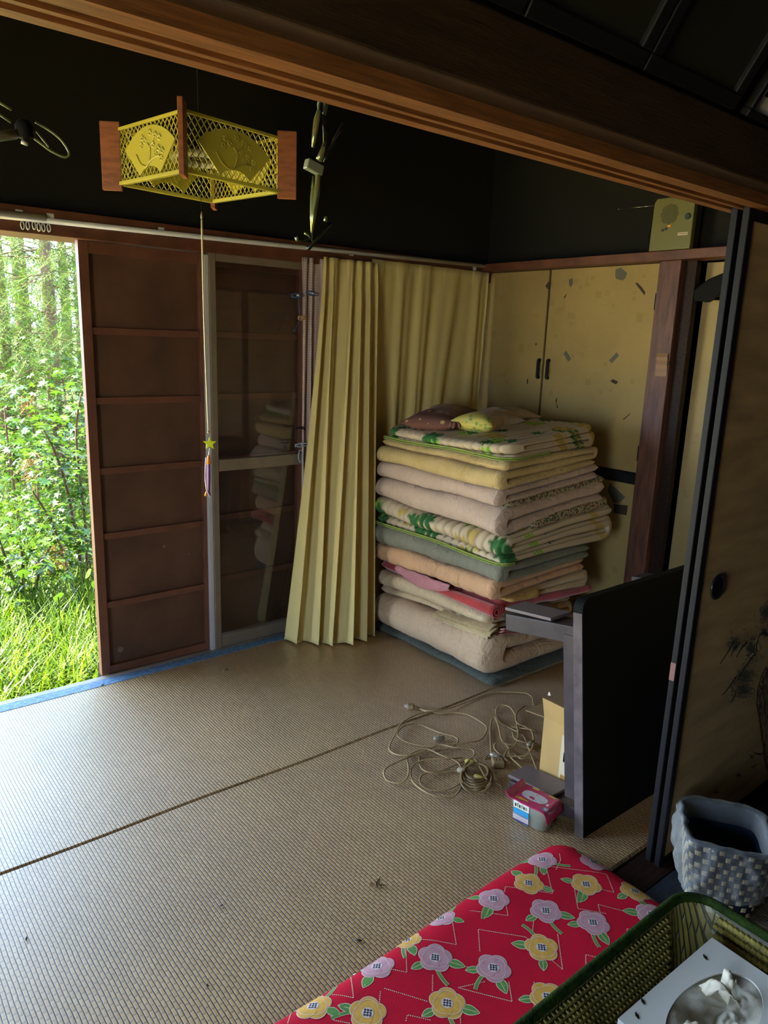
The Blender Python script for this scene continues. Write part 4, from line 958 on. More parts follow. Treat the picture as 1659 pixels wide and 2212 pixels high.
# ------------------------------------------------------------------ small table lying on its side
tb = thing('low_table', 'low black table lying on its side by the painted door', 'table', (2.02, 1.12, 0))
TT = Matrix.Translation((1.672, 1.07, 0)) @ Matrix.Rotation(-math.radians(6.9), 4, 'X')
mb = MB(); Wt, Ht, rc_ = .80, .715, .035
poly = [(0, 0), (Wt, 0), (Wt, Ht-rc_)]
for i in range(7): t = i/6*math.pi/2; poly.append((Wt-rc_+rc_*math.cos(t), Ht-rc_+rc_*math.sin(t)))
for i in range(7): t = math.pi/2+i/6*math.pi/2; poly.append((rc_+rc_*math.cos(t), Ht-rc_+rc_*math.sin(t)))
mb.prism(poly, lambda p, t: TT @ Vector((p[0], .034*t, p[1])))
mb.build('tabletop', mat('worn black tabletop', (.003, .004, .003), .7, spec=.12, bump=.1, bscale=60), tb, bevel=.003)
eb = MB(); eb.box(-.0012, 0, .002, .032, .0, Ht-.04, T=TT)
eb.build('edge_band', mat('worn violet grey edge', (.11, .085, .085), .5, spec=.25, bump=.15, bscale=50, var=.3, vscale=25), tb)
M_greyl = mat('grey violet varnished board', (.055, .042, .042), .5, spec=.25, bump=.15, bscale=40, var=.3, vscale=12)
MB().box(.008, .022, .0345, .075, .10, .60, T=TT).build('apron', M_greyl, tb, bevel=.002)
MB().box(.70, .715, .0345, .075, .10, .60, T=TT).build('apron', M_greyl, tb, bevel=.002)
for z0, z1 in ((.575, .640), (.035, .085)):
    for xx in (.012, .70):
        mbx = MB(); vs = []
        for (yy, dz) in ((.0345, 0), (.30, .006)):
            for (a, b) in ((xx, z0-dz*2), (xx+.085, z0-dz*2), (xx+.085, z1-.012-dz*2), (xx, z1-.012-dz*2)): vs.append(TT @ Vector((a, yy, b)))
        mbx.add(vs, [(0, 1, 2, 3), (7, 6, 5, 4), (0, 4, 5, 1), (1, 5, 6, 2), (2, 6, 7, 3), (3, 7, 4, 0)])
        mbx.build('leg', M_greyl, tb, bevel=.003)
    MB().box(.010, .105, .12, .30, z1-.012, z1-.002, T=TT).build('foot_board', mat('board with painted reflection', (.15, .115, .11), .45, spec=.3, bump=.1), tb, bevel=.002)  # paler colour paints in the light reflected off the glossy leg tops

# ------------------------------------------------------------------ cardboard box
M_card = mat('cardboard', (.50, .31, .10), .75, bump=.1, bscale=100, var=.12, vscale=5); M_cardin = mat('cardboard with painted shade', (.20, .12, .05), .8)  # second cardboard is darkened to paint in the shade inside the box
bx = thing('cardboard_box', 'open brown cardboard box behind the low table with a raised flap', 'box', (1.93, 1.26, 0))
x0, x1, y0, y1, zt = 1.790, 2.08, 1.13, 1.338, .235
MB().box(x0, x0+.004, y0, y1, 0, zt).build('side', M_card, bx); MB().box(x1-.004, x1, y0, y1, 0, zt).build('side', M_card, bx)
MB().box(x0+.004, x1-.004, y0, y0+.004, 0, zt).build('side', M_card, bx); MB().box(x0+.004, x1-.004, y1-.004, y1, 0, zt).build('side', M_card, bx)
MB().box(x0+.004, x1-.004, y0+.004, y1-.004, 0, .004).build('base', M_cardin, bx)
MB().add([(x0, y0, zt), (x0, y1, zt), (x0-.012, y1+.004, zt+.068), (x0-.012, y0, zt+.068), (x0+.004, y0, zt), (x0+.004, y1, zt), (x0-.008, y1+.004, zt+.068), (x0-.008, y0, zt+.068)], [(0, 1, 2, 3), (7, 6, 5, 4), (0, 4, 5, 1), (1, 5, 6, 2), (2, 6, 7, 3), (3, 7, 4, 0)]).build('flap', M_card, bx)
MB().add([(x0, y1, zt), (x1, y1, zt), (x1-.02, y1+.10, zt-.03), (x0+.03, y1+.10, zt-.03), (x0, y1, zt-.004), (x1, y1, zt-.004), (x1-.02, y1+.10, zt-.034), (x0+.03, y1+.10, zt-.034)], [(0, 1, 2, 3), (7, 6, 5, 4), (0, 4, 5, 1), (1, 5, 6, 2), (2, 6, 7, 3), (3, 7, 4, 0)]).build('flap', M_cardin, bx)
MB().box(x0-.0012, x0-.0002, 1.235, 1.262, .055, .205).box(x0-.0012, x0-.0002, 1.18, 1.25, .118, .150).build('tape_residue', mat('pale torn tape', (.58, .48, .30), .6), bx)
MB().box(x0-.0014, x0-.0002, 1.20, 1.255, .012, .072).build('parcel_tape', mat('brown parcel tape', (.36, .20, .05), .35), bx)
bgm = thing('black_bag', 'black bag bulging out of the cardboard box', 'bag', (1.95, 1.24, .01))
MB().grid(lambda u, v: Vector((1.935+.125*math.cos(2*math.pi*u)*math.sin(math.pi*v)**.6*(1+.1*nz(u*5, v*4)), 1.235+.085*math.sin(2*math.pi*u)*math.sin(math.pi*v)**.6, .16-.15*math.cos(math.pi*v)+.02*nz(math.cos(u*6.28)*3, v*6, 3))), 36, 22, cu=False).build('body', mat('black bag cloth', (.012, .010, .010), .6, bump=.3, bscale=60), bgm, smooth=True)
for (px_, py_) in ((1183, 1502), (1222, 1477)):
    p = WX(px_, py_, 1.80); MB().add([p, p+Vector((0, -.012, .004)), p+Vector((0, -.006, .014)), p+Vector((.004, 0, .010))], [(0, 1, 2), (0, 2, 3), (0, 1, 3), (1, 2, 3)]).build('paper_scrap', mat('white scrap', (.7, .6, .5), .7), bgm)

# ------------------------------------------------------------------ cables
M_cable = mat('beige cable', (.20, .13, .055), .45); M_cable2 = mat('pale beige cable', (.36, .25, .12), .45)
cab_n = [0]
def cord(label, lists, m, r=.0033, plugs=(), extra=None, zbase=.004):
    root = thing('extension_cord', label, 'cord', WZ(800+lists[0][0][0]/3.318, 1440+lists[0][0][1]/3.318, 0))
    for L_ in lists:
        k = cab_n[0]; cab_n[0] += 1
        P = []
        for i, (x, y) in enumerate(L_):
            z = zbase+.010*(0.5+.5*math.sin(i*1.3+k*2.1))+.002*(k % 4)
            if i in (0, len(L_)-1): z = zbase
            P.append(WZ(800+x/3.318, 1440+y/3.318, z))
        for q_ in P: q_.z = max(q_.z, .0035)
        MB().tube(catmull(P, 6), r, 6, flat=.75).build('wire', m, root, smooth=True)
    for (x, y, ang, kind, mm) in plugs:
        p = WZ(800+x/3.318, 1440+y/3.318, .012); T = Matrix.Translation(p) @ Matrix.Rotation(ang, 4, 'Z')
        if kind == 'plug':
            MB().box(-.016, .010, -.012, .012, -.009, .009, T=T).build('plug', mm, root, bevel=.004, bseg=3)
            MB().box(-.028, -.016, -.006, -.004, -.003, .003, T=T).box(-.028, -.016, .004, .006, -.003, .003, T=T).build('prong', M_alu_white, root)
            MB().tube([T @ Vector((.010, 0, 0)), T @ Vector((.028, 0, -.004))], [.006, .0035], 8).build('strain_relief', mm, root, smooth=True)
        elif kind == 'tap':
            MB().box(-.020, .020, -.017, .017, -.011, .012, T=T).build('socket_block', mm, root, bevel=.005, bseg=3)
            for dx in (-.006, .006): MB().box(dx-.001, dx+.001, -.006, .006, .012, .0125, T=T).build('slot', M_blackmatte, root)
            for q_ in range(4): MB().lathe([(.0075-.001*q_, -.0015), (.0075-.001*q_, .0015)], seg=10, cap=True, T=T @ Matrix.Translation((.024+.005*q_, 0, 0)) @ Matrix.Rotation(math.pi/2, 4, 'Y')).build('strain_relief', mm, root)
        else:
            MB().lathe([(.004, -.022), (.009, -.018), (.010, 0), (.008, .014), (.004, .02)], seg=12, cap=True, T=T @ Matrix.Rotation(math.pi/2, 4, 'Y')).build('connector', mm, root, smooth=True)
    return root
M_plug = mat('tan plug plastic', (.28, .19, .09), .5); M_clear = mat('milky clear plastic', (.24, .20, .14), .15, coat=.5); M_goldp = mat('golden brown plug', (.42, .33, .06), .3)
cord('beige cord with a plug lying nearest the bedding', [[(345, 300), (430, 318), (560, 300), (700, 250), (860, 190), (1000, 182), (1110, 190), (1160, 220), (1170, 275)]], M_cable2, plugs=[(295, 285, -.75, 'plug', M_plug)])
cord('beige cord in wide loops around a milky connector', [[(345, 296), (400, 322), (430, 320), (330, 345), (230, 400), (180, 480), (140, 560), (140, 600), (190, 630), (280, 635), (400, 610), (520, 600), (600, 570), (628, 530), (600, 500), (520, 480), (440, 450), (350, 415), (260, 420), (200, 460), (200, 500), (260, 540), (400, 570), (560, 560), (690, 545), (780, 530), (820, 490), (835, 440), (800, 400), (700, 345), (600, 330), (500, 335), (440, 320)]], M_cable2, plugs=[(495, 515, -.5, 'connector', M_clear)])
cord('beige cord with long low loops at the front left of the tangle', [[(700, 690), (745, 630), (720, 590), (600, 580), (500, 560), (400, 600), (300, 640), (200, 680), (110, 730), (100, 780), (130, 820), (210, 835), (260, 800), (275, 740), (265, 660), (300, 620), (400, 590), (520, 640), (620, 680), (660, 740)],
      [(660, 655), (560, 660), (420, 665), (330, 690), (290, 750), (310, 830), (400, 900), (500, 935), (580, 940), (630, 900), (650, 860)],
      [(640, 840), (560, 880), (440, 885), (370, 850), (355, 800), (400, 765), (520, 745), (660, 750)], [(355, 640), (350, 690), (380, 740), (450, 760), (540, 735), (640, 690), (720, 660)]], M_cable2)
coil = [[(760+115*math.cos(a)*(1-.06*k)+6*math.sin(k*3), 800+(105-9*k)*math.sin(a)-10*k) for a in [q_*math.pi/7+k for q_ in range(15)]] for k in range(6)]
cord('brown cord wound into a tight coil with a golden plug', coil+[[(660, 740), (740, 655), (830, 800), (850, 800), (945, 860)]], M_cable, r=.0038, plugs=[(785, 800, -1.25, 'connector', M_goldp), (722, 685, -1.0, 'connector', M_goldp), (668, 745, -.8, 'connector', mat('white connector', (.38, .32, .22), .4))], zbase=.012)
cord('beige cord in tall narrow loops beside the cardboard box', [[(880, 720), (870, 640), (860, 500), (865, 400), (890, 360), (920, 430), (940, 520), (990, 580), (1000, 640), (1060, 700), (1110, 740)],
      [(900, 340), (905, 300), (940, 275), (1000, 290), (1040, 350), (1050, 420), (1060, 480), (1040, 560), (980, 600), (960, 650), (1000, 690)],
      [(1110, 280), (1050, 330), (1050, 400), (1110, 430), (1160, 470), (1170, 540), (1150, 600), (1100, 640), (960, 640), (900, 600), (890, 560), (930, 540), (1000, 560), (1080, 570), (1180, 600)],
      [(900, 350), (930, 400), (1000, 440), (1090, 490), (1130, 570), (1160, 650), (1195, 740)], [(1010, 430), (1070, 440), (1150, 450), (1200, 470)], [(1020, 470), (1040, 520), (1120, 545), (1190, 550)], [(1000, 600), (1080, 660), (1140, 640), (1190, 660)],
      [(820, 660), (850, 630), (880, 640), (870, 700)]], M_cable2, plugs=[(915, 690, -.6, 'tap', M_plug), (1150, 552, .2, 'connector', M_clear), (900, 640, -1.2, 'connector', M_clear)])

# ------------------------------------------------------------------ dessert cup
dc = thing('dessert_cup', 'small clear dessert cup with pink lid and blue label on the mat', 'cup', (1.60, 1.215, 0))
lidp = [WZ(x, y, .078) for x, y in ((1077, 1712), (1115, 1680), (1205, 1722), (1168, 1757))]
cc = sum(lidp, Vector())/4; e1_ = (lidp[2]-lidp[1]).normalized(); e2_ = Vector((0, 0, 1)).cross(e1_)
bc = Vector((1.615, 1.212, 0))
def sq(cx, cy, a, b, z, e=4, n=32):
    out = []
    for k in range(n):
        t = 2*math.pi*k/n; c_, s_ = math.cos(t), math.sin(t)
        p = Vector((cx, cy, z))+e1_*(a*math.copysign(abs(c_)**(2/e), c_))+e2_*(b*math.copysign(abs(s_)**(2/e), s_)); out.append(p)
    return out
M_cup = mat('smoky clear cup', (.32, .34, .27), .2, alpha=1.0, coat=.4, var=.15, vscale=20)
rings = [sq(bc.x, bc.y, .050, .030, .001), sq(bc.x, bc.y, .056, .036, .005), sq(bc.x, bc.y, .059, .039, .042), sq(bc.x, bc.y, .062, .041, .044), sq(bc.x, bc.y, .066, .044, .074)]
mb = MB(); mb.v = [tuple(p) for r_ in rings for p in r_]; n_ = 32
mb.f = [(j*n_+i, j*n_+(i+1) % n_, (j+1)*n_+(i+1) % n_, (j+1)*n_+i) for j in range(4) for i in range(n_)]+[tuple(range(n_))[::-1]]; mb.m = [0]*len(mb.f)
mb.build('cup_body', M_cup, dc, smooth=True)
lidm = MB()
def lfn(u, v):
    p = Vector((bc.x, bc.y, .0765))+e1_*((u-.5)*.150)+e2_*((v-.5)*.098)
    if u > .90: p.z -= (u-.90)*.32; p -= e1_*(u-.9)*.05
    if u < .10: p.z += (.10-u)*.12
    p.z += .0025*nz(u*6, v*6, 4)
    return p
o = lidm.grid(lfn, 24, 16).build('lid', mat('magenta lid foil', (.55, .045, .13), .35, var=.15, vscale=30), dc, smooth=True); o.modifiers.new('s', 'SOLIDIFY').thickness = .0008
def on_lid(u, v, o_=.0006): p = lfn(u, v); p.z += o_; return p
ov = MB(); nn = 28
ov.add([on_lid(.47, .55)]+[on_lid(.47+.27*math.copysign(abs(math.cos(t))**.7, math.cos(t)), .55+.22*math.copysign(abs(math.sin(t))**.7, math.sin(t))) for t in [2*math.pi*k/nn for k in range(nn)]], [(0, 1+k, 1+(k+1) % nn) for k in range(nn)]); ov.build('lid_window', mat('milky lid window', (.62, .58, .58), .35), dc)
bd = MB(); nn = 20
bd.add([on_lid(.82, .22)]+[on_lid(.82+.065*math.cos(t), .22+.10*math.sin(t)) for t in [2*math.pi*k/nn for k in range(nn)]], [(0, 1+k, 1+(k+1) % nn) for k in range(nn)]); bd.build('lid_badge', mat('grey violet badge', (.30, .26, .33), .5), dc)
ly = MB(); lr = random.Random(2)
for k in range(8):
    u = .18+.035*k; ly.add([on_lid(u, .16, .0008), on_lid(u+.022, .16, .0008), on_lid(u+.024, .25, .0008), on_lid(u+.004, .24, .0008)], [(0, 1, 2, 3)])
for (u0, u1, v0, v1) in ((.28, .42, .90, .97), (.66, .80, .88, .95)): ly.add([on_lid(u0, v0, .0008), on_lid(u1, v0, .0008), on_lid(u1, v1, .0008), on_lid(u0, v1, .0008)], [(0, 1, 2, 3)])
ly.build('lid_lettering', mat('yellow print', (.68, .52, .05), .5), dc)
lw = MB()
for (u0, u1, v0, v1) in ((.76, .81, .40, .52), (.83, .92, .55, .66), (.80, .84, .19, .25)): lw.add([on_lid(u0, v0, .0009), on_lid(u1, v0, .0009), on_lid(u1, v1, .0009), on_lid(u0, v1, .0009)], [(0, 1, 2, 3)])
lw.build('lid_lettering', mat('white print', (.75, .72, .72), .5), dc)
# label strip on the side towards the camera
def lab(u, z, o_=.0012):
    f = -1; b = .039+.003*(z/.07)
    return bc+Vector((0, 0, z))+e1_*(-.046+.052*u)+e2_*(-(b+.0025+o_))
def q4(mb, u0, u1, z0, z1, o_, mi=0): mb.add([lab(u0, z0, o_), lab(u1, z0, o_), lab(u1, z1, o_+.002), lab(u0, z1, o_+.002)], [(0, 1, 2, 3)], mi)
lb = MB(); q4(lb, 0, 1, .050, .076, 0, 0); q4(lb, 0, 1, .030, .050, 0, 1); q4(lb, 0, 1, .012, .030, 0, 2); q4(lb, 0, 1, .006, .012, 0, 3)
lr = random.Random(8)
for k in range(6): q4(lb, .08+.14*k, .17+.14*k, .055, .066+.004*lr.random(), .0005, 4 if k % 2 else 5)
for row, z in enumerate((.033, .026, .021, .016)):
    for k in range(9): q4(lb, .08+.095*k, .14+.095*k, z, z+.0028, .0005, 6 if row else 2)
lb.build('paper_label', [mat('label white', (.75, .75, .72), .5), mat('label blue', (.03, .33, .62), .45), mat('label pinkish', (.62, .52, .52), .5), mat('label navy', (.04, .07, .22), .5), mat('label green', (.25, .38, .08), .5), mat('label black', (.02, .02, .03), .5), mat('label brown', (.35, .2, .25), .5)], dc)

# ------------------------------------------------------------------ long red cushion
cz = thing('floor_cushion', 'long red cushion printed with pink and yellow camellias', 'cushion', (1.1, .85, 0))
QX0, QX1, QY0, QY1, QT = .10, 1.592, .60, 1.085, .048
def ctop(x, y):
    d = min(x-QX0, QX1-x, y-QY0, QY1-y)
    # rounded corners
    cxr = .07; ax = max(0, cxr-(QX1-x)); ay = max(0, cxr-(QY1-y))
    if ax > 0 and ay > 0: d = min(d, cxr-math.hypot(ax, ay))
    ay2 = max(0, cxr-(y-QY0))
    if ax > 0 and ay2 > 0: d = min(d, cxr-math.hypot(ax, ay2))
    e = max(0.0, min(1, d/.075))
    return .014+(QT-.014)*math.sqrt(max(0, 1-(1-e)**2))+.004*nz(x*4, y*4, 5)*e
def cplan(u, v):
    x = QX0+(QX1-QX0)*u; y = QY0+(QY1-QY0)*v
    cxr = .07
    dx = x-(QX1-cxr); 
    for (yc_, sg) in ((QY1-cxr, 1), (QY0+cxr, -1)):
        dy = (y-yc_)*sg
        if dx > 0 and dy > 0:
            m_ = max(dx, dy)/cxr; l = math.hypot(dx, dy)
            if l > 0: k = m_*cxr/l; return QX1-cxr+dx*k, yc_+sg*dy*k
    return x, y
def ez(t, n=200): # concentrate near the edges
    return .5-.5*math.cos(math.pi*t)
def cfn(u, v):
    x, y = cplan(ez(u), ez(v)); wy = .010*math.sin(x*5.2+.6)*max(0, (y-.9)/.185)
    return Vector((x, y+wy, ctop(x, y)))
mb = MB().grid(cfn, 150, 60); mb.grid(lambda u, v: (lambda p: Vector((p.x, p.y, max(.001, .014-(p.z-.014)*.35))))(cfn(1-u, v)), 150, 60)
mb.build('cover', mat('crimson cotton', (.52, .006, .028), .85, spec=.15, bump=.25, bscale=500, var=.12, vscale=8), cz, smooth=True)
def surf(x, y, off):
    wy = .010*math.sin(x*5.2+.6)*max(0, (y-.9)/.185)
    return Vector((x, y, ctop(x, min(QY1-.0005, max(QY0+.0005, y-wy)))+.0003+off*.35))
def inside(x, y): return QX0 < x < QX1 and QY0 < y < QY1+.008*math.sin(x*5.2+.6)
PR = MB(); FI = {'pink': 0, 'yellow': 1, 'line': 2, 'green': 3, 'navy': 4, 'cream': 5}
def disc(cx, cy, rx, ry, rot, off, mi, n=20, rim=None):
    rr_ = [0, .5, 1]; pts = [surf(cx, cy, off)]; ok = True
    for f in rr_[1:]:
        for k in range(n):
            t = 2*math.pi*k/n; x = rx*f*math.cos(t); y = ry*f*math.sin(t)
            X = cx+x*math.cos(rot)-y*math.sin(rot); Y = cy+x*math.sin(rot)+y*math.cos(rot)
            if not inside(X, Y) and f == 1:
                ok = False
            pts.append(surf(min(QX1-.001, X), min(QY1+.008*math.sin(X*5.2+.6)-.0005, max(QY0+.001, Y)), off))
    fs = [(0, 1+k, 1+(k+1) % n) for k in range(n)]+[(1+k, 1+n+k, 1+n+(k+1) % n, 1+(k+1) % n) for k in range(n)]
    PR.add(pts, fs, mi)
def leaf(cx, cy, L_, W_, rot, off, mi, scale=1.0):
    n = 10; pts = []
    def P(s, w_):
        x = (s-.5)*L_*scale; y = w_*W_*scale*math.sin(math.pi*min(1, max(0, s)))**.8*(1-.25*s)
        X = cx+x*math.cos(rot)-y*math.sin(rot); Y = cy+x*math.sin(rot)+y*math.cos(rot)
        return surf(min(QX1-.001, X), min(QY1+.008*math.sin(X*5.2+.6)-.0005, max(QY0+.001, Y)), off)
    for i in range(n+1):
        for w_ in (-.5, 0, .5): pts.append(P(i/n, w_))
    PR.add(pts, [(i*3+j, i*3+j+1, (i+1)*3+j+1, (i+1)*3+j) for i in range(n) for j in (0, 1)], mi)
def line(P_, w_, off, mi):
    for i in range(len(P_)-1):
        a, b = Vector(P_[i]), Vector(P_[i+1]); d = b-a
        if d.length < 1e-6: continue
        n_ = Vector((-d.y, d.x)).normalized()*w_
        if all(inside(*q_) for q_ in (a, b)):
            PR.add([surf(a.x+n_.x, a.y+n_.y, off), surf(a.x-n_.x, a.y-n_.y, off), surf(b.x-n_.x, b.y-n_.y, off), surf(b.x+n_.x, b.y+n_.y, off)], [(0, 1, 2, 3)], mi)
def camellia(px_, py_, kind, rot, s=1.0, leaves=((2.2, 1), (4.2, 1)), stem=None):
    c_ = WZ(px_, py_, .047); cx, cy = c_.x, c_.y; R_ = .0225*s
    for (la, ls) in leaves:
        lx, ly_ = cx+math.cos(la)*.047*s, cy+math.sin(la)*.047*s
        leaf(lx, ly_, .046*ls*s, .029*ls*s, la, .0006, FI['cream'], 1.0); leaf(lx, ly_, .042*ls*s, .025*ls*s, la, .0009, FI['green'])
        line([(lx-math.cos(la)*.018*s, ly_-math.sin(la)*.018*s), (lx+math.cos(la)*.016*s, ly_+math.sin(la)*.016*s)], .0006, .0012, FI['cream'])
    if stem is not None:
        P_ = [(cx+math.cos(stem+.25*t)*(.03+.045*t)*s, cy+math.sin(stem+.25*t)*(.03+.045*t)*s) for t in [k/6 for k in range(7)]]
        line(P_, .0044, .0006, FI['cream']); line(P_, .0034, .0009, FI['green'])
    for k in range(5):
        t = rot+k*math.pi/2.5; disc(cx+.0165*s*math.cos(t), cy+.0165*s*math.sin(t), R_*1.04, R_*.98, t, .0012+.0003*(k % 2), FI['line'])
    for k in range(5):
        t = rot+k*math.pi/2.5; disc(cx+.0165*s*math.cos(t), cy+.0165*s*math.sin(t), R_*.97, R_*.91, t, .0018+.0004*(k % 3), FI[kind])
    for k in range(3):   # arcs of inner petals
        t0 = rot+k*2.1; P_ = [(cx+.010*s*math.cos(t0)+.021*s*math.cos(t0+a), cy+.010*s*math.sin(t0)+.021*s*math.sin(t0+a)) for a in [-1.4+.28*i for i in range(11)]]
        line(P_, .0006, .0031, FI['line'])
    disc(cx, cy, .0125*s, .0125*s, 0, .0034, FI['line'], 16)
    for i in range(-2, 3):
        for j in range(-2, 3):
            if (i+j) % 2 == 0 and i*i+j*j <= 6:
                a = cx+i*.0042*s; b = cy+j*.0042*s; disc(a, b, .0032*s, .0024*s, .8*i+.5, .0040, FI['navy'], 6)
fl = [(1171, 1855, 'pink'), (1284, 1858, 'pink'), (1066, 1942, 'pink'), (1179, 1969, 'pink'), (1281, 1995, 'pink'), (1408, 1977, 'pink'), (953, 1974, 'pink'), (814, 2084, 'pink'), (940, 2070, 'pink'), (1066, 2091, 'pink'), (519, 2208, 'pink'),
      (1142, 1909, 'yellow'), (1266, 1911, 'yellow'), (1372, 1922, 'yellow'), (879, 2020, 'yellow'), (1170, 2048, 'yellow'), (676, 2168, 'yellow'), (794, 2190, 'yellow'), (966, 2168, 'yellow'), (1183, 2155, 'yellow')]
fr_ = random.Random(4)
LA = {0: [(2.9, 1)], 1: [(3.4, 1), (2.2, .8)], 2: [(3.2, 1), (1.0, .8)]}
for i, (a, b, k) in enumerate(fl):
    base = [(2.3, 3.9), (1.4, 5.2), (3.6, 2.2), (5.3, 3.0), (4.3, 2.6)][i % 5]
    camellia(a, b, k, fr_.uniform(0, 1), 1.0 if i not in (6, 14) else .9, leaves=tuple((q_, 1.0 if j == 0 else .8) for j, q_ in enumerate(base)), stem=base[1]+1.1 if i % 2 == 0 else base[0]-1.2)
def zig(P_):
    Q = [WZ(450+x/1.372, 1800+y/1.372, .047) for x, y in P_]
    for i in range(len(Q)-1):
        d = Q[i+1]-Q[i]; n_ = max(1, int(d.length/.0042))
        for k in range(n_):
            p = Q[i]+d*((k+.5)/n_)
            if inside(p.x, p.y): disc(p.x, p.y, .0014, .0014, 0, .0005, FI['cream'], 6)
for z_ in [[(1000, 95), (1020, 180), (880, 158), (878, 175)], [(1000, 98), (1180, 120), (1202, 176), (1140, 160)], [(1085, 165), (1095, 225), (1180, 240)], [(1180, 315), (1155, 212), (1275, 243)], [(880, 200), (888, 245), (775, 228)],
           [(720, 240), (735, 330), (620, 310)], [(805, 350), (800, 284), (940, 308), (1050, 405), (1035, 300)], [(965, 250), (960, 300)], [(585, 330), (588, 415), (540, 405)], [(512, 340), (510, 350), (420, 385), (430, 490), (360, 470)],
           [(665, 420), (664, 470)], [(730, 390), (820, 405)], [(820, 440), (740, 458), (900, 500), (890, 440)], [(510, 470), (505, 520)], [(520, 462), (650, 500)], [(1120, 420), (1118, 362), (1190, 380)], [(1245, 330), (1240, 285), (1310, 300)],
           [(965, 440), (970, 520)], [(235, 560), (258, 455), (290, 452)], [(585, 560), (590, 540), (660, 555)], [(745, 520), (748, 565)], [(370, 555), (420, 565)], [(1040, 60), (1044, 80), (1030, 110)], [(1170, 320), (1185, 285)]]:
    zig(z_)
PR.build('flower_print', [mat('dusty pink print', (.52, .27, .31), .8, var=.12, vscale=60), mat('ochre print', (.66, .36, .06), .8, var=.12, vscale=60), mat('pale line print', (.68, .55, .50), .8), mat('leaf green print', (.10, .26, .05), .8, var=.15, vscale=60), mat('navy print', (.015, .025, .06), .8), mat('cream line print', (.66, .60, .42), .8)], cz)

# ------------------------------------------------------------------ waste basket
wb = thing('waste_basket', 'navy and cream woven waste basket lined with a clear plastic bag', 'basket', (1.775, .72, 0))
M_navy = mat('navy woven strip', (.010, .020, .042), .6, spec=.2); M_crm = mat('cream woven strip', (.50, .38, .20), .55)
wc = Vector((1.768, .722, 0)); WH = .205
def wr_(z): return .082+.028*(z/WH)
def wp(t, z, o_=0):
    r_ = wr_(z)+o_; e = 5.0; t2 = t+.35; c_, s_ = math.cos(t2), math.sin(t2); k = (abs(c_)**e+abs(s_)**e)**(-1/e)
    rot = .60
    x, y = r_*k*c_*.93, r_*k*s_*.93
    return wc+Vector((x*math.cos(rot)-y*math.sin(rot), x*math.sin(rot)+y*math.cos(rot), z))
NC, NR = 40, 11
mbn, mbc = MB(), MB()
for j in range(NR):
    for i in range(NC):
        t0, t1 = 2*math.pi*i/NC, 2*math.pi*(i+1)/NC; z0, z1 = .004+(WH-.006)*j/NR, .004+(WH-.006)*(j+1)/NR
        m_ = mbc if (i+j) % 2 == 0 else mbn; ins = .12
        ta, tb_ = t0+(t1-t0)*ins, t1-(t1-t0)*ins; za, zb2 = z0+(z1-z0)*ins, z1-(z1-z0)*ins; o_ = .003 if m_ is mbc else .0012
        m_.add([wp(ta, za, 0), wp(tb_, za, 0), wp(tb_, zb2, 0), wp(ta, zb2, 0), wp(ta+(tb_-ta)*.25, za+(zb2-za)*.2, o_), wp(tb_-(tb_-ta)*.25, za+(zb2-za)*.2, o_), wp(tb_-(tb_-ta)*.25, zb2-(zb2-za)*.2, o_), wp(ta+(tb_-ta)*.25, zb2-(zb2-za)*.2, o_)],
               [(4, 5, 6, 7), (0, 1, 5, 4), (1, 2, 6, 5), (2, 3, 7, 6), (3, 0, 4, 7)])
a_ = mbc.build('cream_weave', M_crm, wb); a_['kind'] = 'stuff'
a_ = mbn.build('navy_weave', M_navy, wb); a_['kind'] = 'stuff'
MB().grid(lambda u, v: wp(2*math.pi*u, WH*v, -.001), 40, 6, cu=True).grid(lambda u, v: wp(-2*math.pi*u, WH*v, -.006), 40, 6, cu=True).grid(lambda u, v: wc+(wp(2*math.pi*u, .006, -.004)-wc)*v+Vector((0, 0, .003*(1-v))), 40, 2, cu=True).build('body', M_navy, wb)
MB().tube([wp(2*math.pi*k/48, WH, -.002) for k in range(48)], .005, 6, closed=True).build('rim', M_navy, wb, smooth=True)
# blue tag with cream lattice
tg = MB(); 
def tgp(u, v, o_): return wp(2*math.pi*(.565+.10*u)+(.0), .075+.085*v, o_)
tg.grid(lambda u, v: tgp(u, v, .006), 8, 6).build('blue_tag', mat('blue tag', (.02, .09, .22), .5), wb)
tl_ = MB()
for k in range(5):
    tl_.tube([tgp((k+.5*math.sin(i*math.pi/2))/5+.1, i/8, .008) for i in range(9)], .0011, 5)
tl_.build('tag_lattice', M_crm, wb)
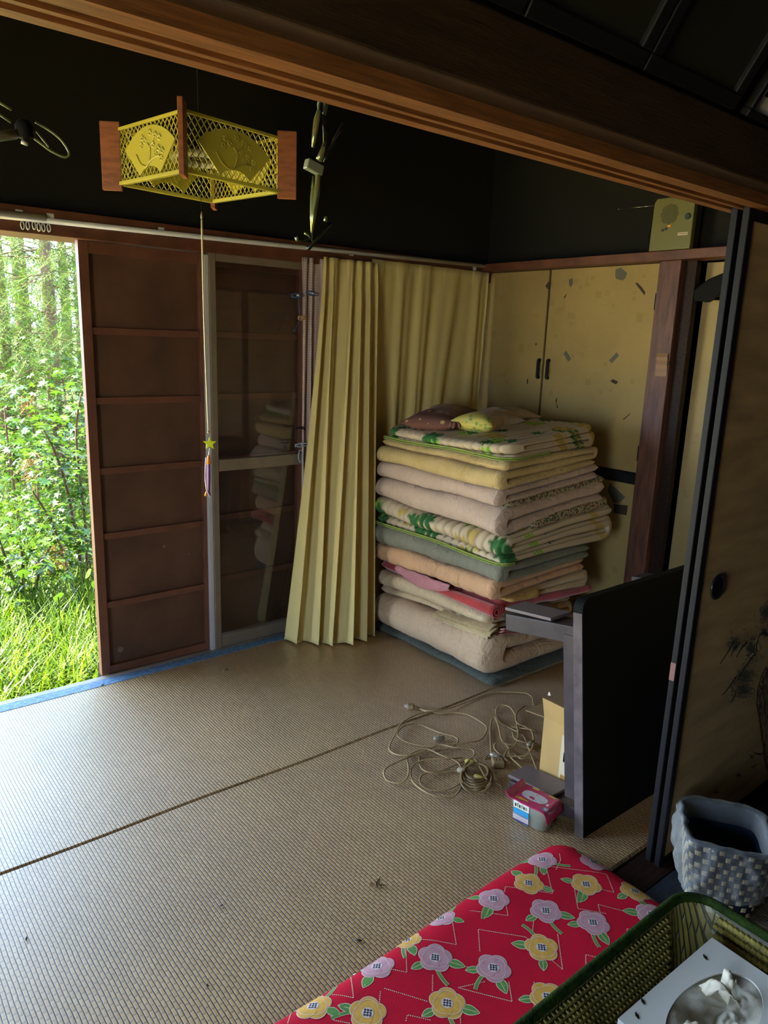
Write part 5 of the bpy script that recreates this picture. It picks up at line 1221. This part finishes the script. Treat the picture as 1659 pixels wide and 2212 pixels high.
# plastic bag
def bag_mat():
    m = bpy.data.materials.new('crinkled clear film'); m.use_nodes = True; t = m.node_tree; b = t.nodes['Principled BSDF']; L = t.links.new
    b.inputs['Base Color'].default_value = (.50, .52, .50, 1); b.inputs['Roughness'].default_value = .12; b.inputs['Specular IOR Level'].default_value = .9
    tcn = t.nodes.new('ShaderNodeTexCoord'); n = t.nodes.new('ShaderNodeTexNoise'); n.inputs['Scale'].default_value = 18; n.inputs['Detail'].default_value = 3; n.inputs['Distortion'].default_value = 1.5
    bp = t.nodes.new('ShaderNodeBump'); bp.inputs['Strength'].default_value = .8; bp.inputs['Distance'].default_value = .006
    L(tcn.outputs['Object'], n.inputs['Vector']); L(n.outputs[0], bp.inputs['Height']); L(bp.outputs[0], b.inputs['Normal'])
    b.inputs['Alpha'].default_value = 1
    rf_ = t.nodes.new('ShaderNodeBsdfTransparent'); rf_.inputs['Color'].default_value = (.86, .88, .87, 1)
    lwn = t.nodes.new('ShaderNodeLayerWeight'); lwn.inputs['Blend'].default_value = .22; L(bp.outputs[0], lwn.inputs['Normal'])
    mr = t.nodes.new('ShaderNodeMapRange'); mr.inputs[3].default_value = .20; mr.inputs[4].default_value = .85; L(lwn.outputs['Facing'], mr.inputs[0])
    mx = t.nodes.new('ShaderNodeMixShader'); L(mr.outputs[0], mx.inputs[0]); L(rf_.outputs[0], mx.inputs[1]); L(b.outputs[0], mx.inputs[2]); L(mx.outputs[0], t.nodes['Material Output'].inputs[0])
    return m
M_bag = bag_mat()
def bagf(u, v):
    t = 2*math.pi*u
    # v 0..1: from inside bottom, over rim, outside down to ragged hem
    cr_n = .5*nz(math.cos(t)*3, math.sin(t)*3, v*4)
    if v < .35: z = WH-.045+(.045)*v/.35; o_ = -.010-.004*cr_n
    elif v < .45: a = (v-.35)/.1*math.pi; z = WH+.010*math.sin(a)+.006*cr_n; o_ = -.010+.020*(1-math.cos(a))/2+.006*math.sin(t*13)*.4
    else:
        k = (v-.45)/.55; drop = .125+.035*math.sin(t*1.0-.6)+.018*nz(math.cos(t)*2, math.sin(t)*2, 7)
        z = WH-drop*k; o_ = .010+.012*math.sin(math.pi*min(1, k*1.1))+.008*k+.012*nz(math.cos(t)*4, math.sin(t)*4, k*3)+.006*(.4-abs(nz(math.cos(t)*7+k*2, math.sin(t)*7, k*4)))
    return wp(t, z, o_)
o = MB().grid(bagf, 240, 90, cu=True).build('bag_liner', M_bag, wb, smooth=True)

# ------------------------------------------------------------------ woven tray basket with tissue box
ZR = .38
tb2 = thing('woven_basket', 'olive woven basket with dark green rim holding the tissue box', 'basket', (.95, .33, 0))
cR = WZ(1500, 1938, ZR)
AX1, AY1 = WZ(1659, 2030, ZR).x+.004, WZ(1200, 2157, ZR).y
AX0, AY0 = .50, .16
M_weave = tatami_mat('olive woven straw', (.34, .27, .05), (.24, .22, .04), (.05, .05, .015)); M_rimg = mat('dark green plush rim', (.010, .022, .003), .85, bump=.5, bscale=200, var2=(.024, .05, .004), vscale=50, spec=.15)
for nd in M_weave.node_tree.nodes:
    if nd.type == 'TEX_BRICK': nd.inputs['Brick Width'].default_value = .034; nd.inputs['Row Height'].default_value = .008
def rr(x0, x1, y0, y1, r, z, n=8):
    out = []
    for (cx, cy, a0) in ((x1-r, y1-r, 0), (x0+r, y1-r, 90), (x0+r, y0+r, 180), (x1-r, y0+r, 270)):
        for i in range(n+1): t = math.radians(a0+90*i/n); out.append(Vector((cx+r*math.cos(t), cy+r*math.sin(t), z)))
    return out
def loft(rings, mb, close=True, flip=False):
    n = len(rings[0]); k = len(mb.v); mb.v += [tuple(p) for r_ in rings for p in r_]
    for j in range(len(rings)-1):
        for i in range(n):
            f = (k+j*n+i, k+j*n+(i+1) % n, k+(j+1)*n+(i+1) % n, k+(j+1)*n+i); mb.f.append(f if not flip else f[::-1]); mb.m.append(0)
    return mb
ringz = []
for i in range(15):
    z = ZR-(ZR-.15)*i/14; s_ = .10*(i/14)**.8*.35; ringz.append(rr(AX0+s_, AX1-s_, AY0+s_, AY1-s_, .06, z+(.0)))
mb = loft(ringz, MB()); mb.f.append(tuple(range(14*36, 15*36))); mb.m.append(0)
mb.build('inner_weave', M_weave, tb2, smooth=False)
ro = [rr(AX0-.006+.03*(1-q_/6), AX1+.006-.03*(1-q_/6), AY0-.006+.03*(1-q_/6), AY1+.006-.03*(1-q_/6), .06, .002+(ZR-.002)*q_/6) for q_ in range(7)]
mb = loft(ro, MB()); mb.f.append(tuple(range(36))[::-1]); mb.m.append(0); mb.build('outer_weave', M_weave, tb2)
MB().tube(rr(AX0, AX1, AY0, AY1, .06, ZR+.002, 10), .009, 10, closed=True).build('rim', M_rimg, tb2, smooth=True)
# raised straw bumps on the inner faces seen from above
st = MB()
for row in range(14):
    z = ZR-.018-row*.0155
    for k in range(60):
        x = AX0+.08+(AX1-AX0-.16)*(k+.5*(row % 2))/60; y = AY1-.004-.035*((ZR-z)/(ZR-.15))**.8
        st.box(-.0050, .0050, -.003, .003, -.0045, .0045, T=Matrix.Translation((x, y, z)) @ Matrix.Rotation(.35, 4, 'Y'))
    for k in range(28):
        y = AY0+.06+(AY1-AY0-.12)*(k+.5*(row % 2))/28; x = AX1-.004-.035*((ZR-z)/(ZR-.15))**.8
        st.box(-.003, .003, -.0050, .0050, -.0045, .0045, T=Matrix.Translation((x, y, z)) @ Matrix.Rotation(.35, 4, 'X'))
a_ = st.build('straw_knots', mat('olive straw', (.38, .31, .07), .6, var=.4, vscale=30), tb2, bevel=.0008, bseg=1); a_['kind'] = 'stuff'
rf = MB(); rg = random.Random(9)
for k in range(2600):
    x = rg.uniform(AX0+.05, AX1-.05); y = rg.uniform(AY0+.05, AY1-.05); a = rg.gauss(.4, .5); z = .285+.02*nz(x*9, y*9)
    d = Vector((math.cos(a)*.022, math.sin(a)*.022, rg.uniform(-.004, .008))); w_ = Vector((-math.sin(a), math.cos(a), 0))*.0016
    p = Vector((x, y, z)); rf.add([p-w_, p+w_, p+d+w_*.3, p+d-w_*.3], [(0, 1, 2, 3)])
rf.box(AX0+.045, AX1-.045, AY0+.045, AY1-.045, .152, .280)
tag(rf.build('straw_mass', mat('brown straw stuff', (.26, .15, .05), .8, var=.5, vscale=40)), 'brown straw filling of the woven basket', 'straw', kind='stuff')
# tissue box
zt_b = .365
tc_ = [WZ(x, y, zt_b) for x, y in ((1538, 2025), (1335, 2200), (1659, 2115))]
u1 = (tc_[1]-tc_[0]); LT = u1.length; u1.normalize(); u2 = Vector((-u1.y, u1.x, 0)); 
if u2.dot(tc_[2]-tc_[0]) < 0: u2 = -u2
WT = .150; LT2 = LT
ts = thing('tissue_box', 'white tissue box with an oval opening and crumpled film lying in the woven basket', 'tissue box', tuple(tc_[0]+u1*LT/2+u2*WT/2-Vector((0, 0, .072))))
def tp3(a, b, z): return tc_[0]+u1*a+u2*b+Vector((0, 0, z-zt_b))
M_tis = mat('pale grey card', (.88, .89, .82), .5)
mb = MB(); NN = 48; cx, cy, ra_, rb_ = LT*.52, WT*.58, LT*.40, WT*.36
outer = []; inner = []
for k in range(NN):
    t = 2*math.pi*k/NN; c_, s_ = math.cos(t), math.sin(t)
    inner.append((cx+ra_*math.copysign(abs(c_)**1.0, c_)*(1), cy+rb_*s_))
    m_ = max(abs(c_), abs(s_)); ox = LT/2+LT/2*c_/m_; oy = WT/2+WT/2*s_/m_; outer.append((ox, oy))
vs = [tp3(a, b, zt_b) for a, b in outer]+[tp3(a, b, zt_b) for a, b in inner]+[tp3(a, b, zt_b-.003) for a, b in inner]+[tp3(a, b, zt_b-.068) for a, b in outer]
fs = [(k, (k+1) % NN, NN+(k+1) % NN, NN+k) for k in range(NN)]+[(NN+k, NN+(k+1) % NN, 2*NN+(k+1) % NN, 2*NN+k) for k in range(NN)]+[(3*NN+k, 3*NN+(k+1) % NN, (k+1) % NN, k) for k in range(NN)]+[tuple(range(3*NN, 4*NN))]
mb.add(vs, fs); mb.build('carton', M_tis, ts)
def filmf(u, v):
    t = 2*math.pi*u; r_ = .02+v*.98; a, b = cx+ra_*1.03*r_*math.cos(t), cy+rb_*1.03*r_*math.sin(t)
    z = zt_b-.006-.020*(1-v)+.022*nz(a*22, b*22, 2)*(1-v**4)+.012*abs(nz(a*60, b*60, 9))*(1-v**3)
    return tp3(a, b, min(z, zt_b+.016))
MB().grid(filmf, 80, 30, cu=True).build('film', mat('crumpled white tissue', (.70, .67, .56), .35, bump=.5, bscale=60), ts, smooth=True)
tsu = MB()
for (a0, b0, a1, b1, h_) in ((.30, .60, .42, .30, .03), (.34, .5, .18, .42, .035), (.62, .62, .82, .45, .02)):
    def tf(u, v, a0=a0, b0=b0, a1=a1, b1=b1, h_=h_):
        a = LT*(a0+(a1-a0)*u)+.010*(v-.5)*(1-u); b = WT*(b0+(b1-b0)*u)+.022*(v-.5); return tp3(a, b, zt_b-.012+h_*math.sin(math.pi*u)*(1-.4*abs(v-.5))+.006*nz(u*9, v*9, a0*9))
    o = MB().grid(tf, 14, 8).build('tissue', mat('tissue paper', (.78, .72, .55), .6), ts, smooth=True); o.modifiers.new('s', 'SOLIDIFY').thickness = .0008
for (x, y) in ((1520, 2062), (1373, 2187), (1386, 2157)):
    p = WZ(x, y, zt_b+.001); MB().tube([p, p+u1*.004+u2*.004, p+u1*.006+u2*.009], [.0012, .0018, .0008], 5).build('dark_speck', M_blackmatte, ts)

# grey pole on the floor at the right edge
tag(MB().tube([(2.07, .765, .012), (2.75, .745, .012)], .011, 10).build('metal_pole', mat('grey blue tube', (.22, .26, .32), .35, metal=.3), smooth=True), 'grey tube lying on the floor behind the waste basket', 'pole')

# ------------------------------------------------------------------ small debris on the mats
def debris(name, label, cat, px_, py_, fn): 
    p = WZ(px_, py_, .002); root = thing(name, label, cat, tuple(p)); fn(root, p); return root
def insect(root, p):
    MB().tube([p+Vector((-.004, -.010, .003)), p+Vector((0, 0, .005)), p+Vector((.002, .008, .003))], [.002, .004, .0015], 6).build('body', mat('dry brown husk', (.10, .04, .015), .5), root, smooth=True)
    for s_ in (-1, 1): MB().add([p+Vector((0, .002, .005)), p+Vector((.016*s_+.006, .012, .007)), p+Vector((.018*s_, .004, .004)), p+Vector((.008*s_, -.006, .003))], [(0, 1, 2, 3)]).build('wing', mat('dry tan wing', (.30, .17, .07), .5), root)
    lg = MB()
    for k in range(5): lg.tube([p+Vector((.006, -.002, .002)), p+Vector((.008+.003*k, -.010-.002*k, .0008))], .0005, 4)
    lg.build('leg', M_blackmatte, root)
debris('dead_moth', 'dead brown moth on the mat left of the red cushion', 'insect', 812, 1912, insect)
def seedf(a, r_, col): 
    return lambda root, p: MB().tube([p+Vector((-math.cos(a)*r_*1.6, -math.sin(a)*r_*1.6, .001)), p+Vector((0, 0, .002)), p+Vector((math.cos(a)*r_*1.6, math.sin(a)*r_*1.6, .001))], [r_*.3, r_*.7, r_*.3], 6, flat=.6).build('husk', mat('seed %s' % col[0], col, .6), root, smooth=True)
debris('seed_husk', 'dark oval seed husk on the mat by the red cushion edge', 'seed', 774, 2032, seedf(-.8, .0055, (.03, .02, .018)))
debris('pebble', 'small grey pebble on the brown mat in front of the sliding door', 'pebble', 487, 1447, seedf(.3, .008, (.16, .14, .09)))
debris('seed_husk', 'tiny dark crumb on the pale mat near the lower left corner', 'seed', 57, 2028, seedf(1.2, .004, (.02, .02, .02)))
debris('seed_husk', 'tiny dark crumb on the pale mat right of the lower left corner', 'seed', 478, 1957, seedf(.2, .0035, (.02, .02, .02)))
debris('seed_husk', 'tiny dark crumb on the pale mat just above the red cushion end', 'seed', 447, 2129, seedf(2, .0035, (.02, .02, .02)))
debris('pebble', 'tiny bluish stone on the mat at the blue border by the open bay', 'pebble', 221, 1480, seedf(.5, .005, (.15, .24, .28)))

# ------------------------------------------------------------------ outside
ZG = -.45
def gz(x, y): return ZG+.06*nz(x*.6, y*.6)+max(0, y-5)*.10
M_ground = mat('leafy soil', (.05, .07, .02), .9, bump=.6, bscale=10, var2=(.09, .07, .03), vscale=5)
structure(MB().grid(lambda u, v: Vector((-9+22*u, 3.1+20*v, gz(-9+22*u, 3.1+20*v))), 60, 60).build('ground', M_ground, smooth=True))
structure(MB().box(XL-.3, 4.0, 2.80, 2.86, -.6, -.13).build('wall_footing', M_wood_dark))
structure(MB().add([(XL-.6, 2.9, 2.75), (4.0, 2.9, 2.75), (4.0, 4.25, 2.30), (XL-.6, 4.25, 2.30), (XL-.6, 2.9, 2.83), (4.0, 2.9, 2.83), (4.0, 4.25, 2.38), (XL-.6, 4.25, 2.38)], [(0, 3, 2, 1), (4, 5, 6, 7), (0, 1, 5, 4), (1, 2, 6, 5), (2, 3, 7, 6), (3, 0, 4, 7)]).build('roof_sun_block', M_wood_dark))  # unseen eave added to keep direct sun off the indoor floor
structure(MB().grid(lambda u, v: Vector((-10+9.6*u, -8+22*v, ZG+.035+.03*nz(u*9, v*9))), 40, 60).build('ground_bounce', mat('pale warm bounce', (.55, .42, .12), .9, bump=.4, bscale=12, var=.3, vscale=3), smooth=True))  # unseen ground added to bounce warm sunlight into the room
def leaf_mat(name, c1, c2, tr=.45, rough=.45):
    m = bpy.data.materials.new(name); m.use_nodes = True; t = m.node_tree; b = t.nodes['Principled BSDF']; L = t.links.new
    g = t.nodes.new('ShaderNodeNewGeometry'); r = t.nodes.new('ShaderNodeValToRGB'); r.color_ramp.elements[0].color = (*c1, 1); r.color_ramp.elements[1].color = (*c2, 1)
    L(g.outputs['Random Per Island'], r.inputs[0]); L(r.outputs[0], b.inputs['Base Color']); b.inputs['Roughness'].default_value = rough
    tl = t.nodes.new('ShaderNodeBsdfTranslucent'); mx = t.nodes.new('ShaderNodeMixShader'); mx.inputs[0].default_value = tr
    L(r.outputs[0], tl.inputs[0]); L(b.outputs[0], mx.inputs[1]); L(tl.outputs[0], mx.inputs[2]); L(mx.outputs[0], t.nodes['Material Output'].inputs[0])
    return m
M_grass = leaf_mat('grass blades', (.028, .08, .003), (.115, .185, .005), .5); M_cedar = leaf_mat('cedar sprays', (.012, .042, .004), (.085, .140, .010), .35, .9)
M_leafl = leaf_mat('broad leaves', (.012, .045, .004), (.065, .125, .010), .38, .24); M_dead = mat('dead brown sprays', (.30, .12, .03), .8)
M_bark = mat('cedar bark', (.085, .045, .022), .9, bump=.6, bscale=20, stretch=(6, 6, 1), var=.4, vscale=8)
def wedge(y, lo=-.05, hi=1.05):
    a, b = .165*y, .315*y; return a+(b-a)*rg.uniform(lo, hi)
rg = random.Random(21)
gm = MB()
def blade(x, y, L_, lean, az, w_):
    base = Vector((x, y, gz(x, y))); d = Vector((math.cos(az), math.sin(az), 0)); sd = Vector((-d.y, d.x, 0)); vs = []
    for k in range(4):
        t = k/3; c_ = base+Vector((0, 0, L_*t*(1-.35*lean*t)))+d*(lean*L_*t*t*.8); ww = w_*(1-t)**.7 if k < 3 else .0005
        vs += [c_-sd*ww, c_+sd*ww]
    gm.add(vs, [(0, 1, 3, 2), (2, 3, 5, 4), (4, 5, 7, 6)])
for k in range(9000):
    y = 3.3+3.5*rg.random()**1.1; x = wedge(y, -.4, 1.3); blade(x, y, rg.uniform(.18, .52), rg.uniform(.2, 1.1), rg.uniform(0, 6.28), rg.uniform(.004, .009))
for k in range(5000):
    y = 3.3+5*rg.random(); x = rg.uniform(-.3, 4.5); blade(x, y, rg.uniform(.18, .45), rg.uniform(.2, 1.0), rg.uniform(0, 6.28), rg.uniform(.004, .009))
tag(gm.build('grass', M_grass), 'long bright green grass growing outside the open bay', 'grass', kind='stuff')

def lobed(cx, s_, az, tilt, roll, lobes=5):
    """palmate leaf outline as fan of triangles"""
    n = lobes*4; P_ = [Vector((0, 0, 0))]
    for k in range(n+1):
        t = -2.4+4.8*k/n; r_ = .55+.45*abs(math.cos(t*lobes/4.8*math.pi*.5+0))**1.5 if lobes > 1 else 1
        ph = (k % 4); r_ = (1.0, .72, .50, .72)[ph] if lobes > 1 else (math.cos(t/2.4*1.3)+.3)
        P_.append(Vector((r_*math.cos(t), r_*math.sin(t), -.12*r_*r_)))
    Mx = Matrix.Translation(cx) @ Matrix.Rotation(az, 4, 'Z') @ Matrix.Rotation(tilt, 4, 'Y') @ Matrix.Rotation(roll, 4, 'X') @ Matrix.Scale(s_, 4)
    return [Mx @ p for p in P_], [(0, k, k+1) for k in range(1, n+1)]
LOB = None
def leaf_obj(root, p, s_, az, tilt, roll):
    global LOB
    if LOB is None:
        v_, f_ = lobed(Vector((0, 0, 0)), 1.0, 0, 0, 0); LOB = MB().add(v_, f_).mesh('leaf'); LOB.materials.append(M_leafl)
    o = bpy.data.objects.new('leaf', LOB); C.objects.link(o); o.parent = root
    o.location = Vector(p)-ORG[root.name]; o.rotation_euler = (roll, tilt, az); o.scale = (s_, s_, s_)
def shrub(label, stems, nleaf, nfol, spread, seed, size=(.035, .06)):
    r_ = random.Random(seed); base = Vector(stems[0][0]); root = thing('leafy_shrub', label, 'shrub', base)
    sm = MB(); pts_ = []
    for S_ in stems:
        C_ = catmull([Vector(q_) for q_ in S_], 8); sm.tube(C_, [.012*(1-.8*i/len(C_))+.002 for i in range(len(C_))], 6); pts_ += C_[4:]
    sm.build('stem', M_bark, root, smooth=True)
    for k in range(nleaf):
        p = r_.choice(pts_)+Vector((r_.gauss(0, spread), r_.gauss(0, spread)-.03, r_.gauss(0, spread*.6)))
        leaf_obj(root, p, r_.uniform(*size), r_.uniform(0, 6.28), r_.uniform(-.5, .5), r_.uniform(-.6, .6))
    fm = MB()
    for k in range(nfol):
        p = r_.choice(pts_)+Vector((r_.gauss(0, spread*1.3), r_.gauss(0, spread*1.3)+.05, r_.gauss(0, spread)))
        v_, f_ = lobed(p, r_.uniform(.02, .045), r_.uniform(0, 6.28), r_.uniform(-.7, .7), r_.uniform(-.7, .7)); fm.add(v_, f_)
    a_ = fm.build('foliage', M_leafl, root); a_['kind'] = 'stuff'
def O(px_, py_, Y): return tuple(WY(px_, py_, Y))
def gnd(px_, Y): p = WY(px_, 1300, Y); return (p.x, p.y, gz(p.x, p.y))
shrub('tall broad-leaved shrub with sunlit top leaves close to the shutter', [[gnd(190, 4.9), O(185, 1150, 4.9), O(165, 950, 4.85), O(175, 850, 4.8)], [gnd(190, 4.9), O(150, 1080, 4.8), O(120, 980, 4.7), O(95, 930, 4.6)], [gnd(190, 4.9), O(200, 1100, 5.0), O(215, 980, 5.0)], [gnd(170, 4.9), O(120, 1150, 4.8), O(70, 1060, 4.7)]], 190, 700, .13, 3)
shrub('low broad-leaved shrub in the grass at the left edge of the bay', [[gnd(40, 4.6), O(50, 1230, 4.6), O(40, 1150, 4.5)], [gnd(40, 4.6), O(90, 1220, 4.6), O(110, 1180, 4.5)], [gnd(60, 4.6), O(10, 1200, 4.6), O(-20, 1130, 4.5)]], 80, 350, .12, 5)
shrub('leafy bush in front of the cedar trunk', [[gnd(90, 6.0), O(80, 1000, 6.0), O(60, 860, 5.9)], [gnd(60, 6.0), O(20, 980, 6.0), O(10, 880, 6)], [gnd(110, 6.0), O(140, 900, 6.1), O(130, 800, 6.1)]], 60, 1100, .22, 8)
shrub('tall thicket of small leaves under the far cedars, left part', [[gnd(30, 8.2), O(30, 1000, 8.2), O(20, 760, 8.2)], [gnd(60, 8.0), O(70, 980, 8.0), O(60, 700, 8.1)], [gnd(-20, 8.0), O(-30, 980, 8.0), O(-30, 820, 8.1)]], 0, 2600, .36, 18)
shrub('tall thicket of small leaves under the far cedars, beside the shutter', [[gnd(150, 7.6), O(160, 1000, 7.6), O(150, 760, 7.7)], [gnd(190, 7.4), O(200, 980, 7.4), O(190, 850, 7.4)]], 0, 2200, .34, 19)
# big pale leaves near the sill
bl = thing('broad_leaf_plant', 'plant with a few large pale heart-shaped leaves beside the shutter post', 'plant', gnd(190, 3.7))
for (x, y, s_, Y) in ((203, 1295, .055, 3.7), (190, 1240, .034, 3.7), (126, 1290, .034, 3.9), (50, 1240, .036, 4.0), (210, 1262, .038, 3.75), (150, 1445, .03, 3.5)):
    p = WY(x, y, Y); v_ = []; n = 18
    for k in range(n):
        t = 2*math.pi*k/n; hw = s_*math.sin(t)*(1-.45*math.cos(t))*.8; hh_ = s_*(-math.cos(t)*.95-.25*abs(math.sin(t))**.5+.15); v_.append(p+Vector((hw*math.cos(x)+.3*hh_*math.sin(x), -.6*hh_+hw*math.sin(x)*.6, hh_*.85+.3*hw*math.sin(x))))
    MB().add([p+Vector((0, .01, 0))]+v_, [(0, 1+k, 1+(k+1) % n) for k in range(n)]).build('leaf', M_leafl, bl, smooth=True)
    MB().tube([p, p+Vector((.01, .04, -.12)), Vector((p.x+.03, p.y+.05, gz(p.x, p.y)))], .0035, 5).build('stalk', M_leafl, bl)
# cedars
def spray(mb, p, d, L_, r_):
    sd = d.cross(Vector((0, 0, 1))); 
    if sd.length < .1: sd = Vector((1, 0, 0))
    sd.normalize(); n = 7
    for k in range(n):
        t = (k+.5)/n; c_ = p+d*(L_*t)+Vector((0, 0, -.25*L_*t*t))
        for s_ in (-1, 1):
            l = L_*.42*(1-t*.75)*r_.uniform(.7, 1.2); e = c_+(d*.75+sd*s_*.7+Vector((0, 0, r_.uniform(-.35, .1))))*l; w_ = d*(.004+.05*L_*.25)
            mb.add([c_-w_*.5, c_+w_*.5, e], [(0, 1, 2)])
    mb.add([p-sd*.003, p+sd*.003, p+d*L_-Vector((0, 0, .25*L_))], [(0, 1, 2)])
def cedar(label, x, y, R_, Hh, z0, nb, seed, crown=1.5, bl_=.34, extra=0):
    r_ = random.Random(seed); root = thing('cedar_tree', label, 'tree', (x, y, gz(x, y)))
    MB().tube([(x, y, gz(x, y)), (x+.02, y, 1.5), (x-.02, y, Hh)], [R_*1.15, R_, R_*.55], 14).build('trunk', M_bark, root, smooth=True)
    fm, bm_ = MB(), MB()
    for k in range(nb):
        z = z0+(Hh-z0)*r_.random()**1.15; az = r_.uniform(0, 6.28); L_ = crown*r_.uniform(.5, 1)*(1-.5*(z-z0)/(Hh-z0)); d = Vector((math.cos(az), math.sin(az), r_.uniform(-.35, .05))).normalized()
        p0 = Vector((x, y, z)); C_ = [p0+d*(L_*t)+Vector((0, 0, -.18*L_*t*t)) for t in (0, .33, .66, 1)]; bm_.tube(C_, [.007, .005, .003, .0015], 4)
        for q_ in range(22):
            t = r_.uniform(.15, 1); pp = p0+d*(L_*t)+Vector((0, 0, -.18*L_*t*t)); a2 = az+r_.gauss(0, .9)
            spray(fm, pp, Vector((math.cos(a2), math.sin(a2), r_.uniform(-.9, .25))).normalized(), bl_*.85*r_.uniform(.6, 1.2), r_)
    for k in range(extra):
        yy = y-r_.uniform(.3, 1.7); xx = wedge(yy, -.1, 1.05); zz = r_.uniform(.9, 2.25)
        spray(fm, Vector((xx, yy, zz)), Vector((r_.gauss(0, .8), r_.gauss(0, .6), -.45)).normalized(), r_.uniform(.10, .22), r_)
    bm_.build('branches', M_bark, root); a_ = fm.build('foliage', M_cedar, root); a_['kind'] = 'stuff'
p = WY(98, 600, 7.0); cedar('cedar with a bare reddish trunk seen in the open bay', p.x, 7.0, .052, 4.6, .2, 95, 1, extra=420)
p = WY(-10, 600, 7.8); cedar('cedar at the left edge of the open bay', p.x, 7.8, .07, 4.6, -.1, 85, 2, extra=520)
p = WY(215, 600, 8.2); cedar('cedar partly hidden by the shutter stile', p.x, 8.2, .06, 4.6, -.3, 80, 3, extra=520)
p = WY(40, 600, 10.5); cedar('distant cedar filling the gap behind the bare trunk', p.x, 10.5, .09, 5.5, -.2, 120, 6, 2.0, .5, extra=900)
p = WY(170, 600, 11.5); cedar('distant cedar behind the broad-leaved shrub', p.x, 11.5, .09, 5.2, -.4, 120, 7, 2.0, .5, extra=900)
for k_, (x_, y_) in enumerate(((4.6, 6.4), (6.2, 7.6), (5.0, 9.5), (3.9, 13.5))):  # unseen cedars added to block sky light from the right
    cedar(('added cedar screening the sky nearest the house behind the closed shutters', 'added cedar screening the sky behind the right end of the closed shutters', 'second added cedar screening the sky behind the closed shutters', 'farthest added cedar screening the sky behind the closed shutters')[k_], x_, y_, .08, 5.2, -.2, 70, 30+k_, 2.2, .7)
dd_ = MB(); r_ = random.Random(4)
for (px_, py_, Y, n) in ((120, 1190, 4.6, 26), (70, 1000, 5.6, 22), (60, 860, 6.2, 14)):
    for k in range(n): spray(dd_, WY(px_+r_.gauss(0, 12), py_+r_.gauss(0, 14), Y), Vector((r_.gauss(0, 1), r_.gauss(0, 1), -1)).normalized(), .12, r_)
tag(dd_.build('dead_sprays', M_dead), 'rusty dead cedar sprays caught in the shrubs', 'leaves', kind='stuff')
